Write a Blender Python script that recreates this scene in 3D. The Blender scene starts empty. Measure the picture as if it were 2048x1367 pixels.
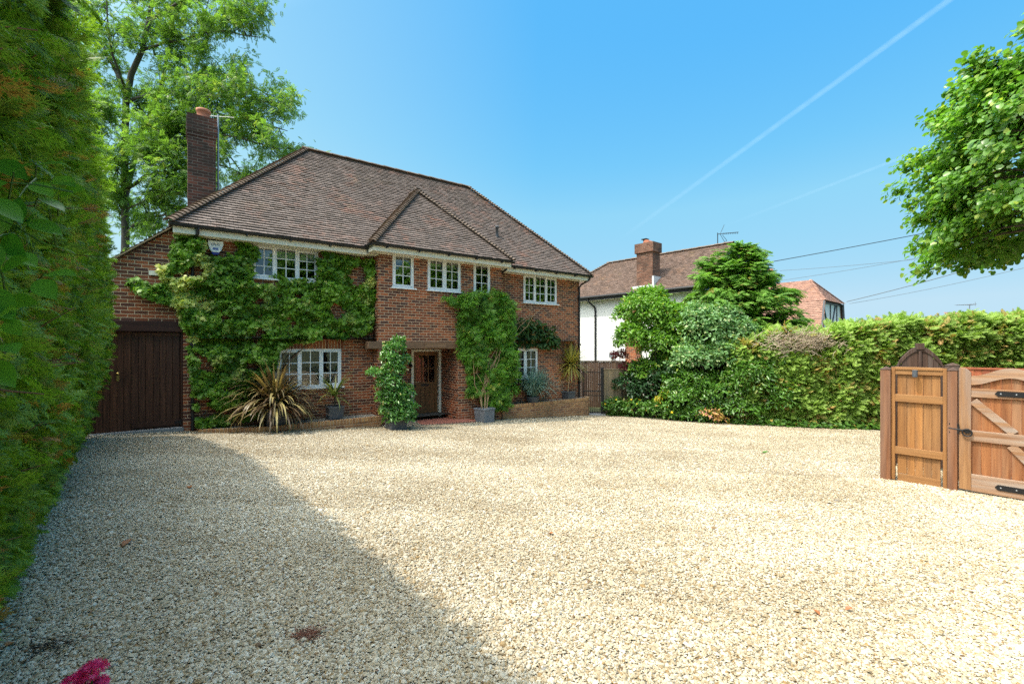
import bpy, math, random
import numpy as np
from mathutils import Vector, Matrix, noise as mnoise

# ------------------------------------------------------------------ camera, sky, sun, exposure
scn = bpy.context.scene
COL = scn.collection
cam_d = bpy.data.cameras.new('camera'); cam = bpy.data.objects.new('camera', cam_d); COL.objects.link(cam)
cam.location = (0, 0, 1.6); cam.rotation_euler = (math.radians(90), 0, 0)
cam_d.sensor_width = 36; cam_d.lens = 16.0; cam_d.shift_y = 0.0032
cam_d.clip_start = 0.05; cam_d.clip_end = 20000
scn.camera = cam

SUN_EL = math.radians(62)
FILL_GLOW = 6.6
SUN_TRAVEL = Vector((0.92, 0.39, 0)).normalized()          # horizontal direction the light travels
w = bpy.data.worlds.new('World'); scn.world = w; w.use_nodes = True
nt = w.node_tree; nt.nodes.clear()
out = nt.nodes.new('ShaderNodeOutputWorld'); bg = nt.nodes.new('ShaderNodeBackground')
sky = nt.nodes.new('ShaderNodeTexSky'); sky.sky_type = 'NISHITA'; sky.sun_disc = False
sky.sun_elevation = SUN_EL
sky.sun_rotation = math.atan2(-SUN_TRAVEL.x, -SUN_TRAVEL.y)
sky.air_density = 1.0; sky.dust_density = 0.4; sky.ozone_density = 1.6; sky.altitude = 50
def wn(typ, **ins):
    nd = nt.nodes.new(typ)
    for k, v in ins.items():
        sk = nd.inputs[int(k[1:])]
        if hasattr(v, 'is_output'): nt.links.new(v, sk)
        else: sk.default_value = v
    return nd
def wmath(op, a, b=0.0, clamp=False):
    nd = wn('ShaderNodeMath', i0=a, i1=b); nd.operation = op; nd.use_clamp = clamp; return nd.outputs[0]
EXPOSURE, SKY_STRENGTH = 1.1, 0.15
# the sky texture graded to the deep azure of a clear June noon, whiter towards the sun side plus an added out-of-view glow round the sun that fills the shade
sep = wn('ShaderNodeSeparateColor', i0=sky.outputs[0])
grade = nt.nodes.new('ShaderNodeValToRGB'); nt.links.new(wmath('MULTIPLY', sep.outputs[0], 0.2), grade.inputs[0])
stops = [(0.0, (.03, .34, .90)), (.21, (.112, .50, .97)), (.29, (.185, .595, .965)), (.37, (.29, .68, .95)), (1.0, (.54, .775, .93))]
cr = grade.color_ramp
while len(cr.elements) < len(stops): cr.elements.new(.5)
for e_, (p_, c_) in zip(cr.elements, stops): e_.position = p_; e_.color = (*c_, 1)
tcw = nt.nodes.new('ShaderNodeTexCoord')
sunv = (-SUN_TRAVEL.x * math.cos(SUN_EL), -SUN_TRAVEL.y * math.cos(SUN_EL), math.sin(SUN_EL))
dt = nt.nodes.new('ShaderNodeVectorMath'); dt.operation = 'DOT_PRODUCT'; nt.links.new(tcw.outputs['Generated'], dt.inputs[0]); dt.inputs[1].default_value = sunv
fill_glow = wmath('MULTIPLY', wmath('POWER', wmath('DIVIDE', wmath('SUBTRACT', dt.outputs['Value'], .50), .50, True), 1.7), FILL_GLOW)
sx = wn('ShaderNodeSeparateXYZ', i0=tcw.outputs['Generated'])
side = wmath('MULTIPLY', wmath('DIVIDE', wmath('SUBTRACT', .05, sx.outputs[0]), .5, True), .15)
sky_add = wn('ShaderNodeCombineXYZ', i0=wmath('ADD', fill_glow, side), i1=wmath('ADD', wmath('MULTIPLY', fill_glow, .96), wmath('MULTIPLY', side, .7)), i2=wmath('MULTIPLY', fill_glow, .86))
sm = nt.nodes.new('ShaderNodeVectorMath'); sm.operation = 'ADD'; nt.links.new(grade.outputs[0], sm.inputs[0]); nt.links.new(sky_add.outputs[0], sm.inputs[1])
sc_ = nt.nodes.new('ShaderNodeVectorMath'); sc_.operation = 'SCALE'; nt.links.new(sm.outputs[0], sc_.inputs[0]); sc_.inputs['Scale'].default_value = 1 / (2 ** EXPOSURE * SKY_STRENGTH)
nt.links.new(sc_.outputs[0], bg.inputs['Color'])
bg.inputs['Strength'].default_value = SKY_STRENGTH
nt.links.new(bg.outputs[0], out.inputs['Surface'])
sun_d = bpy.data.lights.new('sun', 'SUN'); sun_d.energy = 2.0; sun_d.angle = math.radians(0.55); sun_d.color = (1.0, 0.93, 0.80)
sun = bpy.data.objects.new('sun', sun_d); COL.objects.link(sun)
ldir = Vector((SUN_TRAVEL.x * math.cos(SUN_EL), SUN_TRAVEL.y * math.cos(SUN_EL), -math.sin(SUN_EL)))
sun.rotation_euler = ldir.to_track_quat('-Z', 'Y').to_euler()
scn.view_settings.view_transform = 'Standard'; scn.view_settings.look = 'None'
scn.view_settings.exposure = EXPOSURE; scn.view_settings.gamma = 1.0
scn.render.engine = 'CYCLES'
scn.cycles.max_bounces = 8; scn.cycles.transparent_max_bounces = 12
scn.cycles.use_denoising = False; scn.cycles.use_adaptive_sampling = False
scn.cycles.sample_clamp_indirect = 3.0
scn.cycles.caustics_reflective = False; scn.cycles.caustics_refractive = False

# ------------------------------------------------------------------ helpers
R = random.Random(7); RN = np.random.default_rng(11)
TH = math.radians(36); CT, ST = math.cos(TH), math.sin(TH); V0 = 12.3
def H(s, d, z=0.0):                       # house frame (along facade, depth behind facade, height) -> world
    v = V0 + d
    return Vector((CT * s - ST * v, ST * s + CT * v, z))
def gz(x, y):
    x = min(max(x, -16), 22); y = min(max(y, -6), 24)
    return -.0337 * x - .0522 * y
def gzn(x, y):
    return -.0337 * np.clip(x, -16, 22) - .0522 * np.clip(y, -6, 24)

class MB:
    def __init__(s): s.v = []; s.f = []
    def add(s, vs, fs):
        o = len(s.v); s.v += [tuple(p) for p in vs]; s.f += [tuple(i + o for i in f) for f in fs]; return s
    def quad(s, a, b, c, d): return s.add([a, b, c, d], [(0, 1, 2, 3)])
    def hexa(s, p):                       # p: 4 bottom (ccw), 4 top
        return s.add(p, [(3, 2, 1, 0), (4, 5, 6, 7), (0, 1, 5, 4), (1, 2, 6, 5), (2, 3, 7, 6), (3, 0, 4, 7)])
    def box(s, x0, x1, y0, y1, z0, z1):
        return s.hexa([(x0, y0, z0), (x1, y0, z0), (x1, y1, z0), (x0, y1, z0), (x0, y0, z1), (x1, y0, z1), (x1, y1, z1), (x0, y1, z1)])
    def bar(s, a, b, w, t, up=(0, 0, 1)):  # rectangular bar from a to b; w along up-ish, t sideways
        a = Vector(a); b = Vector(b); d = (b - a).normalized(); side = d.cross(Vector(up)).normalized(); u = side.cross(d)
        side *= t / 2; u *= w / 2
        return s.hexa([a - side - u, b - side - u, b + side - u, a + side - u, a - side + u, b - side + u, b + side + u, a + side + u])
    def prism(s, poly, y0, y1):           # polygon in xz extruded along y
        n = len(poly)
        return s.add([(x, y0, z) for x, z in poly] + [(x, y1, z) for x, z in poly],
                     [tuple(range(n)), tuple(range(2 * n - 1, n - 1, -1))] + [(i, i + n, (i + 1) % n + n, (i + 1) % n) for i in range(n)])
    def prismz(s, poly, z0, z1):
        n = len(poly)
        return s.add([(x, y, z0) for x, y in poly] + [(x, y, z1) for x, y in poly],
                     [tuple(range(n - 1, -1, -1)), tuple(range(n, 2 * n))] + [(i, (i + 1) % n, (i + 1) % n + n, i + n) for i in range(n)])
    def tube(s, pts, r, n=8):
        pts = [Vector(p) for p in pts]; m = len(pts)
        rs = r if isinstance(r, (list, tuple)) else [r] * m
        o = len(s.v); prev = None
        for i, p in enumerate(pts):
            t = (pts[min(i + 1, m - 1)] - pts[max(i - 1, 0)])
            t = t.normalized() if t.length > 1e-9 else Vector((0, 0, 1))
            if prev is None:
                a = t.cross(Vector((0, 0, 1)) if abs(t.z) < .9 else Vector((1, 0, 0))).normalized()
            else:
                a = (prev - t * prev.dot(t)).normalized()
            prev = a; b = t.cross(a)
            for k in range(n):
                q = 2 * math.pi * k / n
                s.v.append(tuple(p + (a * math.cos(q) + b * math.sin(q)) * rs[i]))
        for i in range(m - 1):
            for k in range(n):
                k2 = (k + 1) % n
                s.f.append((o + i * n + k, o + i * n + k2, o + (i + 1) * n + k2, o + (i + 1) * n + k))
        s.f.append(tuple(o + k for k in range(n - 1, -1, -1))); s.f.append(tuple(o + (m - 1) * n + k for k in range(n)))
        return s
    def lathe(s, prof, n=20, c=(0, 0)):   # prof: (r, z)
        o = len(s.v); m = len(prof)
        for r, z in prof:
            for k in range(n):
                q = 2 * math.pi * k / n; s.v.append((c[0] + r * math.cos(q), c[1] + r * math.sin(q), z))
        for i in range(m - 1):
            for k in range(n):
                k2 = (k + 1) % n; s.f.append((o + i * n + k, o + i * n + k2, o + (i + 1) * n + k2, o + (i + 1) * n + k))
        return s
    def build(s, name, mat, parent=None, loc=None, rotz=0.0, smooth=False, bevel=0.0):
        me = bpy.data.meshes.new(name); me.from_pydata(s.v, [], s.f); me.update()
        o = bpy.data.objects.new(name, me); COL.objects.link(o)
        if mat: me.materials.append(mat)
        if smooth:
            me.polygons.foreach_set('use_smooth', [True] * len(me.polygons))
        if parent: o.parent = parent
        if loc is not None: o.location = loc
        o.rotation_euler = (0, 0, rotz)
        if bevel:
            b = o.modifiers.new('bevel', 'BEVEL'); b.width = bevel; b.segments = 2; b.limit_method = 'ANGLE'
        return o

def tag(o, label, cat=None, group=None, kind=None):
    o['label'] = label
    if cat: o['category'] = cat
    if group: o['group'] = group
    if kind: o['kind'] = kind
    return o
def thing(name, label, cat, loc=(0, 0, 0), rotz=0.0, group=None):
    o = bpy.data.objects.new(name, None); COL.objects.link(o)
    o.empty_display_size = .3; o.location = loc; o.rotation_euler = (0, 0, rotz)
    return tag(o, label, cat, group)

def np_obj(name, V, F, mat, parent=None, loc=(0, 0, 0), attrs=None, smooth=False):
    """V (n,3); F: (m,k) array or list of such arrays"""
    Fs = F if isinstance(F, list) else [F]
    me = bpy.data.meshes.new(name)
    V = np.ascontiguousarray(V - np.array(loc), dtype=np.float32)
    nl = sum(f.size for f in Fs); nf = sum(len(f) for f in Fs)
    me.vertices.add(len(V)); me.loops.add(nl); me.polygons.add(nf)
    me.vertices.foreach_set('co', V.ravel())
    me.loops.foreach_set('vertex_index', np.concatenate([f.ravel() for f in Fs]).astype(np.int32))
    tot = np.concatenate([np.full(len(f), f.shape[1]) for f in Fs]).astype(np.int32)
    me.polygons.foreach_set('loop_start', np.concatenate([[0], np.cumsum(tot)[:-1]]).astype(np.int32))
    if smooth: me.polygons.foreach_set('use_smooth', np.ones(nf, dtype=bool))
    for k, a in (attrs or {}).items():
        at = me.attributes.new(k, 'FLOAT', 'POINT'); at.data.foreach_set('value', a.astype(np.float32))
    me.update(calc_edges=True); me.validate()
    me.materials.append(mat)
    o = bpy.data.objects.new(name, me); COL.objects.link(o)
    if parent is not None:
        o.parent = parent
    else:
        o.location = loc
    return o
def unit(a): return a / (np.linalg.norm(a, axis=-1, keepdims=True) + 1e-9)
def basis(ax, nor):
    x = unit(ax); z = nor - (nor * x).sum(-1, keepdims=True) * x; z = unit(z); y = np.cross(z, x)
    return np.stack([x, y, z], axis=-1)
def scatter(name, tmpl, pos, Rm, sc, mat, parent=None, loc=(0, 0, 0), tone=None, smooth=False):
    tv, tf = tmpl; tv = np.asarray(tv, float); N = len(pos); n = len(tv)
    sc = np.asarray(sc, float); sc = sc[:, None] if sc.ndim == 1 else sc
    V = (np.einsum('nij,nkj->nki', Rm, tv[None] * sc[:, None, :] if sc.shape[1] == 3 else tv[None] * sc[:, None, :1]) + pos[:, None, :]).reshape(-1, 3)
    groups = {}
    for f in tf: groups.setdefault(len(f), []).append(f)
    Fs = [(np.asarray(g)[None] + (np.arange(N) * n)[:, None, None]).reshape(-1, k) for k, g in groups.items()]
    at = {} if tone is None else {'tone': np.repeat(tone, n)}
    at['vary'] = np.repeat(RN.random(N), n)
    return np_obj(name, V, Fs, mat, parent, loc, at, smooth)

# leaf templates: length along x, width along y, normal z
def leaf_t(w=.5, fold=.12, droop=.1):
    return ([(0, 0, 0), (.35, w / 2, fold), (.8, w * .38, fold * .6 - droop * .5), (1, 0, -droop), (.8, -w * .38, fold * .6 - droop * .5), (.35, -w / 2, fold), (.5, 0, 0)],
            [(0, 6, 2, 1), (6, 3, 2), (0, 5, 4, 6), (6, 4, 3)])
def lobed_t():
    return ([(0, 0, 0), (.25, .42, .05), (.5, .22, .04), (.62, .5, -.02), (.72, .18, .02), (1, 0, -.1), (.72, -.18, .02), (.62, -.5, -.02), (.5, -.22, .04), (.25, -.42, .05), (.5, 0, .0)],
            [(0, 10, 2, 1), (10, 4, 3, 2), (10, 5, 4), (0, 9, 8, 10), (10, 8, 7, 6), (10, 6, 5)])
def frond_t(pairs=8, lw=.03, seed=1):     # flat conifer spray
    r = random.Random(seed); v = []; f = []
    def strip(a, b, w0, z0, z1):
        d = np.array(b) - np.array(a); n = np.array((-d[1], d[0])); n = n / (np.linalg.norm(n) + 1e-9) * w0
        o = len(v); m = np.array(a) * .55 + np.array(b) * .45; zm = z0 * .5 + z1 * .5 + .012
        v.extend([(a[0], a[1], z0), (m[0] + n[0], m[1] + n[1], zm), (b[0], b[1], z1), (m[0] - n[0], m[1] - n[1], zm)])
        f.append((o, o + 3, o + 2, o + 1))
    drp = lambda x: -.22 * x * x
    strip((0, 0), (.5, 0), lw * .8, 0, drp(.5)); strip((.45, 0), (1, 0), lw * 1.1, drp(.45), drp(1))
    for i in range(pairs):
        x = .12 + .78 * i / pairs
        L = .42 * (1 - x) ** .7 * (.6 + min(1, x * 3) * .4)
        for sg in (1, -1):
            a = math.radians(38 + r.uniform(-8, 8)); l = L * r.uniform(.75, 1.15) + .05
            e = (x + math.cos(a) * l, sg * math.sin(a) * l)
            strip((x, 0), e, lw, drp(x), drp(e[0]) - .08 * l - r.uniform(0, .06))
            if l > .2:
                q = (x + math.cos(a) * l * .5, sg * math.sin(a) * l * .5)
                for s2 in (1, -1):
                    a2 = a * sg + s2 * .6; e2 = (q[0] + math.cos(a2) * l * .4, q[1] + math.sin(a2) * l * .4)
                    strip(q, e2, lw * .8, drp(q[0]), drp(e2[0]) - .05)
    return v, f
def pinnate_t(n=4, w=.13):
    v = []; f = []
    def lf(bx, by, ang, L, z):
        c, s = math.cos(ang), math.sin(ang); o = len(v)
        for x, y, dz in ((0, 0, 0), (.45 * L, w * .5, .02), (L, 0, -.09), (.45 * L, -w * .5, .02)):
            v.append((bx + c * x - s * y, by + s * x + c * y, z + dz))
        f.append((o, o + 1, o + 2, o + 3))
    for i in range(n):
        x = .2 + .62 * i / n
        for sg in (1, -1): lf(x, 0, sg * 1.0, .36, -.12 * x * x)
    lf(.78, 0, 0, .34, -.08)
    return v, f

# ------------------------------------------------------------------ materials
def mat_new(name):
    m = bpy.data.materials.new(name); m.use_nodes = True
    n = m.node_tree; n.nodes.clear()
    o = n.nodes.new('ShaderNodeOutputMaterial')
    return m, n, o
class NT:                                  # tiny node helper
    def __init__(s, n): s.n = n; s.L = n.links
    def __call__(s, typ, ins=None, **kw):
        nd = s.n.nodes.new(typ)
        for k, v in kw.items(): setattr(nd, k, v)
        for k, v in (ins or {}).items():
            sk = nd.inputs[k]
            if hasattr(v, 'is_output'): s.L.new(v, sk)
            else: sk.default_value = v
        return nd
    def ramp(s, fac, stops, interp='LINEAR'):
        nd = s.n.nodes.new('ShaderNodeValToRGB'); cr = nd.color_ramp; cr.interpolation = interp
        while len(cr.elements) < len(stops): cr.elements.new(.5)
        for e, (p, c) in zip(cr.elements, stops): e.position = p; e.color = (*c, 1) if len(c) == 3 else c
        s.L.new(fac, nd.inputs[0]); return nd.outputs[0]
    def mix(s, fac, a, b, bt='MIX'):
        nd = s.n.nodes.new('ShaderNodeMix'); nd.data_type = 'RGBA'; nd.blend_type = bt
        for sk, v in ((nd.inputs[0], fac), (nd.inputs[6], a), (nd.inputs[7], b)):
            if hasattr(v, 'is_output'): s.L.new(v, sk)
            else: sk.default_value = v if isinstance(v, (int, float)) else ((*v, 1) if len(v) == 3 else v)
        return nd.outputs[2]
    def math(s, op, a, b=0.0):
        nd = s.n.nodes.new('ShaderNodeMath'); nd.operation = op
        for sk, v in ((nd.inputs[0], a), (nd.inputs[1], b)):
            if hasattr(v, 'is_output'): s.L.new(v, sk)
            else: sk.default_value = v
        return nd.outputs[0]
    def noise(s, vec, scale, detail=4, rough=.55):
        return s('ShaderNodeTexNoise', {'Vector': vec, 'Scale': scale, 'Detail': detail, 'Roughness': rough}).outputs['Fac']

def simple(name, col, rough=.6, metal=0.0, var=.15, vscale=6.0, spec=.4, bump=0.0, bscale=60):
    m, n, o = mat_new(name); t = NT(n)
    co = t('ShaderNodeTexCoord').outputs['Object']
    f = t.noise(co, vscale)
    c = t.mix(f, tuple(x * (1 - var) for x in col), tuple(min(1, x * (1 + var)) for x in col))
    p = t('ShaderNodeBsdfPrincipled', {'Base Color': c, 'Roughness': rough, 'Metallic': metal, 'Specular IOR Level': spec})
    if bump:
        b = t('ShaderNodeBump', {'Height': t.noise(co, bscale), 'Strength': bump, 'Distance': .01}); t.L.new(b.outputs[0], p.inputs['Normal'])
    t.L.new(p.outputs[0], o.inputs['Surface']); return m

def leaf_mat(name, a, b, c, transl=.35, rough=.45, spec=.4, tcol=None, gscale=None):
    m, n, o = mat_new(name); t = NT(n)
    rnd = t('ShaderNodeNewGeometry').outputs['Random Per Island']
    tone = t('ShaderNodeAttribute', attribute_name='tone').outputs['Fac']
    vary = t('ShaderNodeAttribute', attribute_name='vary').outputs['Fac']
    col = t.mix(t.math('ADD', t.math('MULTIPLY', rnd, .35), t.math('MULTIPLY', vary, .65)), a, b)
    if gscale:                             # clump to clump variation of the leaves' own colour
        co = t('ShaderNodeTexCoord').outputs['Object']
        f = t.ramp(t.noise(co, gscale, 3), [(.35, (0, 0, 0)), (.65, (1, 1, 1))])
        col = t.mix(t.math('MULTIPLY', f, .45), col, tuple(min(1, x * 1.5) for x in b))
    col = t.mix(tone, col, c)
    p = t('ShaderNodeBsdfPrincipled', {'Base Color': col, 'Roughness': rough, 'Specular IOR Level': spec})
    tc = t.mix(1.0, col, tcol or (1.35, 1.5, .6), 'MULTIPLY')
    tr = t('ShaderNodeBsdfTranslucent', {'Color': tc})
    mx = t('ShaderNodeMixShader', {0: transl, 1: p.outputs[0], 2: tr.outputs[0]})
    t.L.new(mx.outputs[0], o.inputs['Surface']); return m

def brick_mat(name, bw=.225, rh=.075, mortar=.0068, stops=None, mcol=(.60, .44, .30), soldier=False, dirt=0.0, off=.5):
    m, n, o = mat_new(name); t = NT(n)
    tc = t('ShaderNodeTexCoord'); co = t('ShaderNodeSeparateXYZ', {0: tc.outputs['Object']}); no = t('ShaderNodeSeparateXYZ', {0: tc.outputs['Normal']})
    side = t.math('GREATER_THAN', t.math('ABSOLUTE', no.outputs[0]), .72)
    u = t('ShaderNodeMix', {0: side, 2: co.outputs[0], 3: co.outputs[1]}).outputs[0]
    top = t.math('GREATER_THAN', t.math('ABSOLUTE', no.outputs[2]), .72)
    vz = t('ShaderNodeMix', {0: top, 2: co.outputs[2], 3: co.outputs[1]}).outputs[0]
    wob = t.math('MULTIPLY', t.math('SUBTRACT', t.noise(tc.outputs['Object'], 9.0, 2), .5), .008)
    vec = t('ShaderNodeCombineXYZ', {0: t.math('ADD', u, wob), 1: t.math('ADD', vz, wob), 2: 0.0}).outputs[0]
    br = t('ShaderNodeTexBrick', {'Vector': vec, 'Color1': (0, 0, 0, 1), 'Color2': (1, 1, 1, 1), 'Mortar': (.5, .5, .5, 1), 'Scale': 1.0, 'Mortar Size': mortar, 'Mortar Smooth': .25, 'Bias': 0.0, 'Brick Width': bw, 'Row Height': rh},
           offset=off, offset_frequency=2, squash=1.0)
    stops = stops or [(0, (.075, .042, .038)), (.28, (.12, .052, .036)), (.46, (.20, .068, .036)), (.68, (.29, .092, .042)), (.88, (.40, .135, .06)), (1, (.25, .085, .045))]
    c = t.ramp(br.outputs['Color'], stops)
    fine = t.noise(tc.outputs['Object'], 55, 4)
    c = t.mix(t.math('MULTIPLY', fine, .45), c, (.10, .04, .025))
    big = t.ramp(t.noise(tc.outputs['Object'], 1.1, 4), [(.35, (.98, .93, .90)), (.65, (1.38, 1.25, 1.14))])
    c = t.mix(1.0, c, big, 'MULTIPLY')
    mc = t.mix(fine, tuple(x * .7 for x in mcol), tuple(x * 1.2 for x in mcol))
    c = t.mix(br.outputs['Fac'], c, mc)
    if dirt:
        f = t.ramp(t.noise(tc.outputs['Object'], 2.2, 5), [(.4, (0, 0, 0)), (.62, (1, 1, 1))])
        c = t.mix(t.math('MULTIPLY', f, dirt), c, (.03, .027, .024))
    p = t('ShaderNodeBsdfPrincipled', {'Base Color': c, 'Roughness': .85, 'Specular IOR Level': .2})
    hgt = t.math('ADD', t.math('MULTIPLY', br.outputs['Fac'], -1.0), t.math('MULTIPLY', fine, .35))
    b = t('ShaderNodeBump', {'Height': hgt, 'Strength': .7, 'Distance': .008}); t.L.new(b.outputs[0], p.inputs['Normal'])
    t.L.new(p.outputs[0], o.inputs['Surface']); return m

def tile_mat(name, base, hot, lichen=(.32, .24, .08), lf=.5):
    m, n, o = mat_new(name); t = NT(n)
    co = t('ShaderNodeTexCoord').outputs['Object']
    rnd = t('ShaderNodeNewGeometry').outputs['Random Per Island']
    c = t.ramp(rnd, [(0, tuple(x * .82 for x in base)), (.3, base), (.7, tuple(x * 1.12 for x in base)), (1, (base[0] * 1.4, base[1] * 1.38, base[2] * 1.38))])
    pn = t.noise(co, .9, 5, .65)
    hotf = t.math('MULTIPLY', t.ramp(pn, [(.5, (0, 0, 0)), (.68, (1, 1, 1))]), t.ramp(rnd, [(.25, (0, 0, 0)), (.6, (1, 1, 1))]))
    c = t.mix(t.math('MULTIPLY', hotf, .8), c, hot)
    fine = t.noise(co, 30, 4)
    lm = t.math('MULTIPLY', t.ramp(t.noise(co, 1.7, 6, .7), [(.58, (0, 0, 0)), (.75, (1, 1, 1))]), fine)
    c = t.mix(t.math('MULTIPLY', lm, lf), c, lichen)
    c = t.mix(t.math('MULTIPLY', fine, .5), c, tuple(x * .5 for x in base))
    p = t('ShaderNodeBsdfPrincipled', {'Base Color': c, 'Roughness': .75, 'Specular IOR Level': .35})
    b = t('ShaderNodeBump', {'Height': t.noise(co, 80, 3), 'Strength': .35, 'Distance': .004}); t.L.new(b.outputs[0], p.inputs['Normal'])
    t.L.new(p.outputs[0], o.inputs['Surface']); return m

def wood_mat(name, a, b, grey=None, rough=.65, axis=2, scale=1.0, greyf=.5, island=True):
    m, n, o = mat_new(name); t = NT(n)
    tc = t('ShaderNodeTexCoord').outputs['Object']
    sc = [26 * scale] * 3; sc[axis] = 1.6 * scale
    rnd = t('ShaderNodeNewGeometry').outputs['Random Per Island']
    mp = t('ShaderNodeMapping', {'Vector': tc, 'Scale': tuple(sc)})
    off = t('ShaderNodeCombineXYZ', {0: t.math('MULTIPLY', rnd, 37.0), 1: t.math('MULTIPLY', rnd, 11.0), 2: t.math('MULTIPLY', rnd, 5.0)}).outputs[0]
    v = t('ShaderNodeVectorMath', {0: mp.outputs[0], 1: off}, operation='ADD').outputs[0]
    g = t.noise(v, 1.0, 6, .6)
    c = t.mix(t.ramp(g, [(.3, (0, 0, 0)), (.7, (1, 1, 1))]), a, b)
    c = t.mix(1.0, c, t.ramp(rnd, [(0, (.72, .68, .66)), (.5, (1, .98, .95)), (1, (1.2, 1.12, 1.0))]), 'MULTIPLY')
    if grey:
        f = t.ramp(t.noise(v, .35, 4), [(.42, (0, 0, 0)), (.68, (1, 1, 1))])
        c = t.mix(t.math('MULTIPLY', f, greyf), c, grey)
    p = t('ShaderNodeBsdfPrincipled', {'Base Color': c, 'Roughness': rough, 'Specular IOR Level': .3})
    bp = t('ShaderNodeBump', {'Height': g, 'Strength': .25, 'Distance': .004}); t.L.new(bp.outputs[0], p.inputs['Normal'])
    t.L.new(p.outputs[0], o.inputs['Surface']); return m

def glass_mat(name):
    m, n, o = mat_new(name); t = NT(n)
    fr = t('ShaderNodeFresnel', {'IOR': 2.0})
    co = t('ShaderNodeTexCoord').outputs['Object']
    bp = t('ShaderNodeBump', {'Height': t.noise(co, 3.0, 2), 'Strength': .05, 'Distance': .02})
    gl = t('ShaderNodeBsdfGlossy', {'Color': (.95, .97, 1, 1), 'Roughness': .01, 'Normal': bp.outputs[0]})
    tr = t('ShaderNodeBsdfTransparent', {'Color': (.8, .84, .82, 1)})
    mx = t('ShaderNodeMixShader', {0: fr.outputs[0], 1: tr.outputs[0], 2: gl.outputs[0]})
    t.L.new(mx.outputs[0], o.inputs['Surface']); return m

def gravel_ground_mat():
    m, n, o = mat_new('gravel_bed'); t = NT(n)
    co = t('ShaderNodeTexCoord').outputs['Object']
    vo = t('ShaderNodeTexVoronoi', {'Vector': co, 'Scale': 42.0, 'Randomness': 1.0})
    vd = t('ShaderNodeTexVoronoi', {'Vector': co, 'Scale': 42.0, 'Randomness': 1.0}, feature='DISTANCE_TO_EDGE')
    sx = t('ShaderNodeSeparateColor', {0: vo.outputs['Color']})
    c = t.ramp(sx.outputs[0], GRAVEL)
    gap = t.ramp(vd.outputs['Distance'], [(0, (1, 1, 1)), (.12, (0, 0, 0))])
    c = t.mix(t.math('MULTIPLY', gap, .55), c, (.16, .12, .08)); c = t.mix(.06, c, (.20, .15, .10))
    rut = t('ShaderNodeMapping', {'Vector': co, 'Rotation': (0, 0, math.radians(38)), 'Scale': (.16, 1.1, 1)}).outputs[0]
    big = t.ramp(t.math('ADD', t.math('MULTIPLY', t.noise(co, .55, 5, .6), .6), t.math('MULTIPLY', t.noise(rut, 1.3, 4, .5), .4)), [(.32, (.62, .57, .49)), (.5, (.82, .79, .73)), (.66, (.98, .97, .94))])
    c = t.mix(1.0, c, big, 'MULTIPLY')
    p = t('ShaderNodeBsdfPrincipled', {'Base Color': c, 'Roughness': .85, 'Specular IOR Level': .25})
    hh = t.math('ADD', t.math('MULTIPLY', t.ramp(vd.outputs['Distance'], [(0, (0, 0, 0)), (.4, (1, 1, 1))]), 1.0), t.math('MULTIPLY', sx.outputs[1], .8))
    b = t('ShaderNodeBump', {'Height': hh, 'Strength': 1.0, 'Distance': .012}); t.L.new(b.outputs[0], p.inputs['Normal'])
    t.L.new(p.outputs[0], o.inputs['Surface']); return m
GRAVEL = [(0, (.10, .07, .05)), (.06, (.24, .15, .08)), (.14, (.40, .27, .12)), (.28, (.40, .32, .205)), (.45, (.50, .42, .295)), (.65, (.61, .54, .415)), (.85, (.72, .67, .57)), (.95, (.78, .75, .68)), (1, (.24, .23, .22))]
def stone_mat():
    m, n, o = mat_new('gravel_stone'); t = NT(n)
    tone = t('ShaderNodeAttribute', attribute_name='tone').outputs['Fac']
    co = t('ShaderNodeTexCoord').outputs['Object']
    c = t.ramp(tone, GRAVEL)
    rut = t('ShaderNodeMapping', {'Vector': co, 'Rotation': (0, 0, math.radians(38)), 'Scale': (.16, 1.1, 1)}).outputs[0]
    big = t.ramp(t.math('ADD', t.math('MULTIPLY', t.noise(co, .55, 5, .6), .6), t.math('MULTIPLY', t.noise(rut, 1.3, 4, .5), .4)), [(.32, (.62, .57, .49)), (.5, (.82, .79, .73)), (.66, (.98, .97, .94))])
    c = t.mix(1.0, c, big, 'MULTIPLY')
    p = t('ShaderNodeBsdfPrincipled', {'Base Color': c, 'Roughness': .7, 'Specular IOR Level': .3})
    t.L.new(p.outputs[0], o.inputs['Surface']); return m

M = {}
M['brick'] = brick_mat('brick')
M['brick_soldier'] = brick_mat('brick_soldier', bw=.075, rh=.5, mortar=.007, off=0, stops=[(0, (.14, .05, .03)), (.4, (.26, .09, .045)), (.8, (.33, .13, .06)), (1, (.22, .08, .05))])
M['brick_coping'] = brick_mat('brick_coping', bw=.075, rh=.5, mortar=.007, off=0, stops=[(0, (.28, .13, .065)), (.4, (.45, .26, .12)), (.8, (.54, .34, .16)), (1, (.36, .19, .10))], dirt=.2)
M['brick_planter'] = brick_mat('brick_planter', stops=[(0, (.24, .12, .07)), (.4, (.40, .21, .105)), (.8, (.50, .29, .14)), (1, (.33, .17, .09))], dirt=.35)
M['brick_chimney'] = brick_mat('brick_chimney', stops=[(0, (.028, .022, .02)), (.5, (.05, .028, .024)), (.8, (.11, .045, .034)), (1, (.17, .065, .045))], mcol=(.19, .165, .14), dirt=.6)
M['tile'] = tile_mat('roof_tile', (.185, .142, .122), (.36, .17, .115))
M['hip_tile'] = tile_mat('hip_tile', (.15, .105, .075), (.26, .15, .09), lichen=(.34, .27, .10), lf=.7)
M['tile_far'] = tile_mat('neighbour_tile', (.19, .128, .10), (.30, .17, .11), lf=.9)
M['tile_red'] = tile_mat('red_tile', (.36, .20, .15), (.46, .25, .17), lichen=(.70, .33, .03), lf=1.0)
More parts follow.
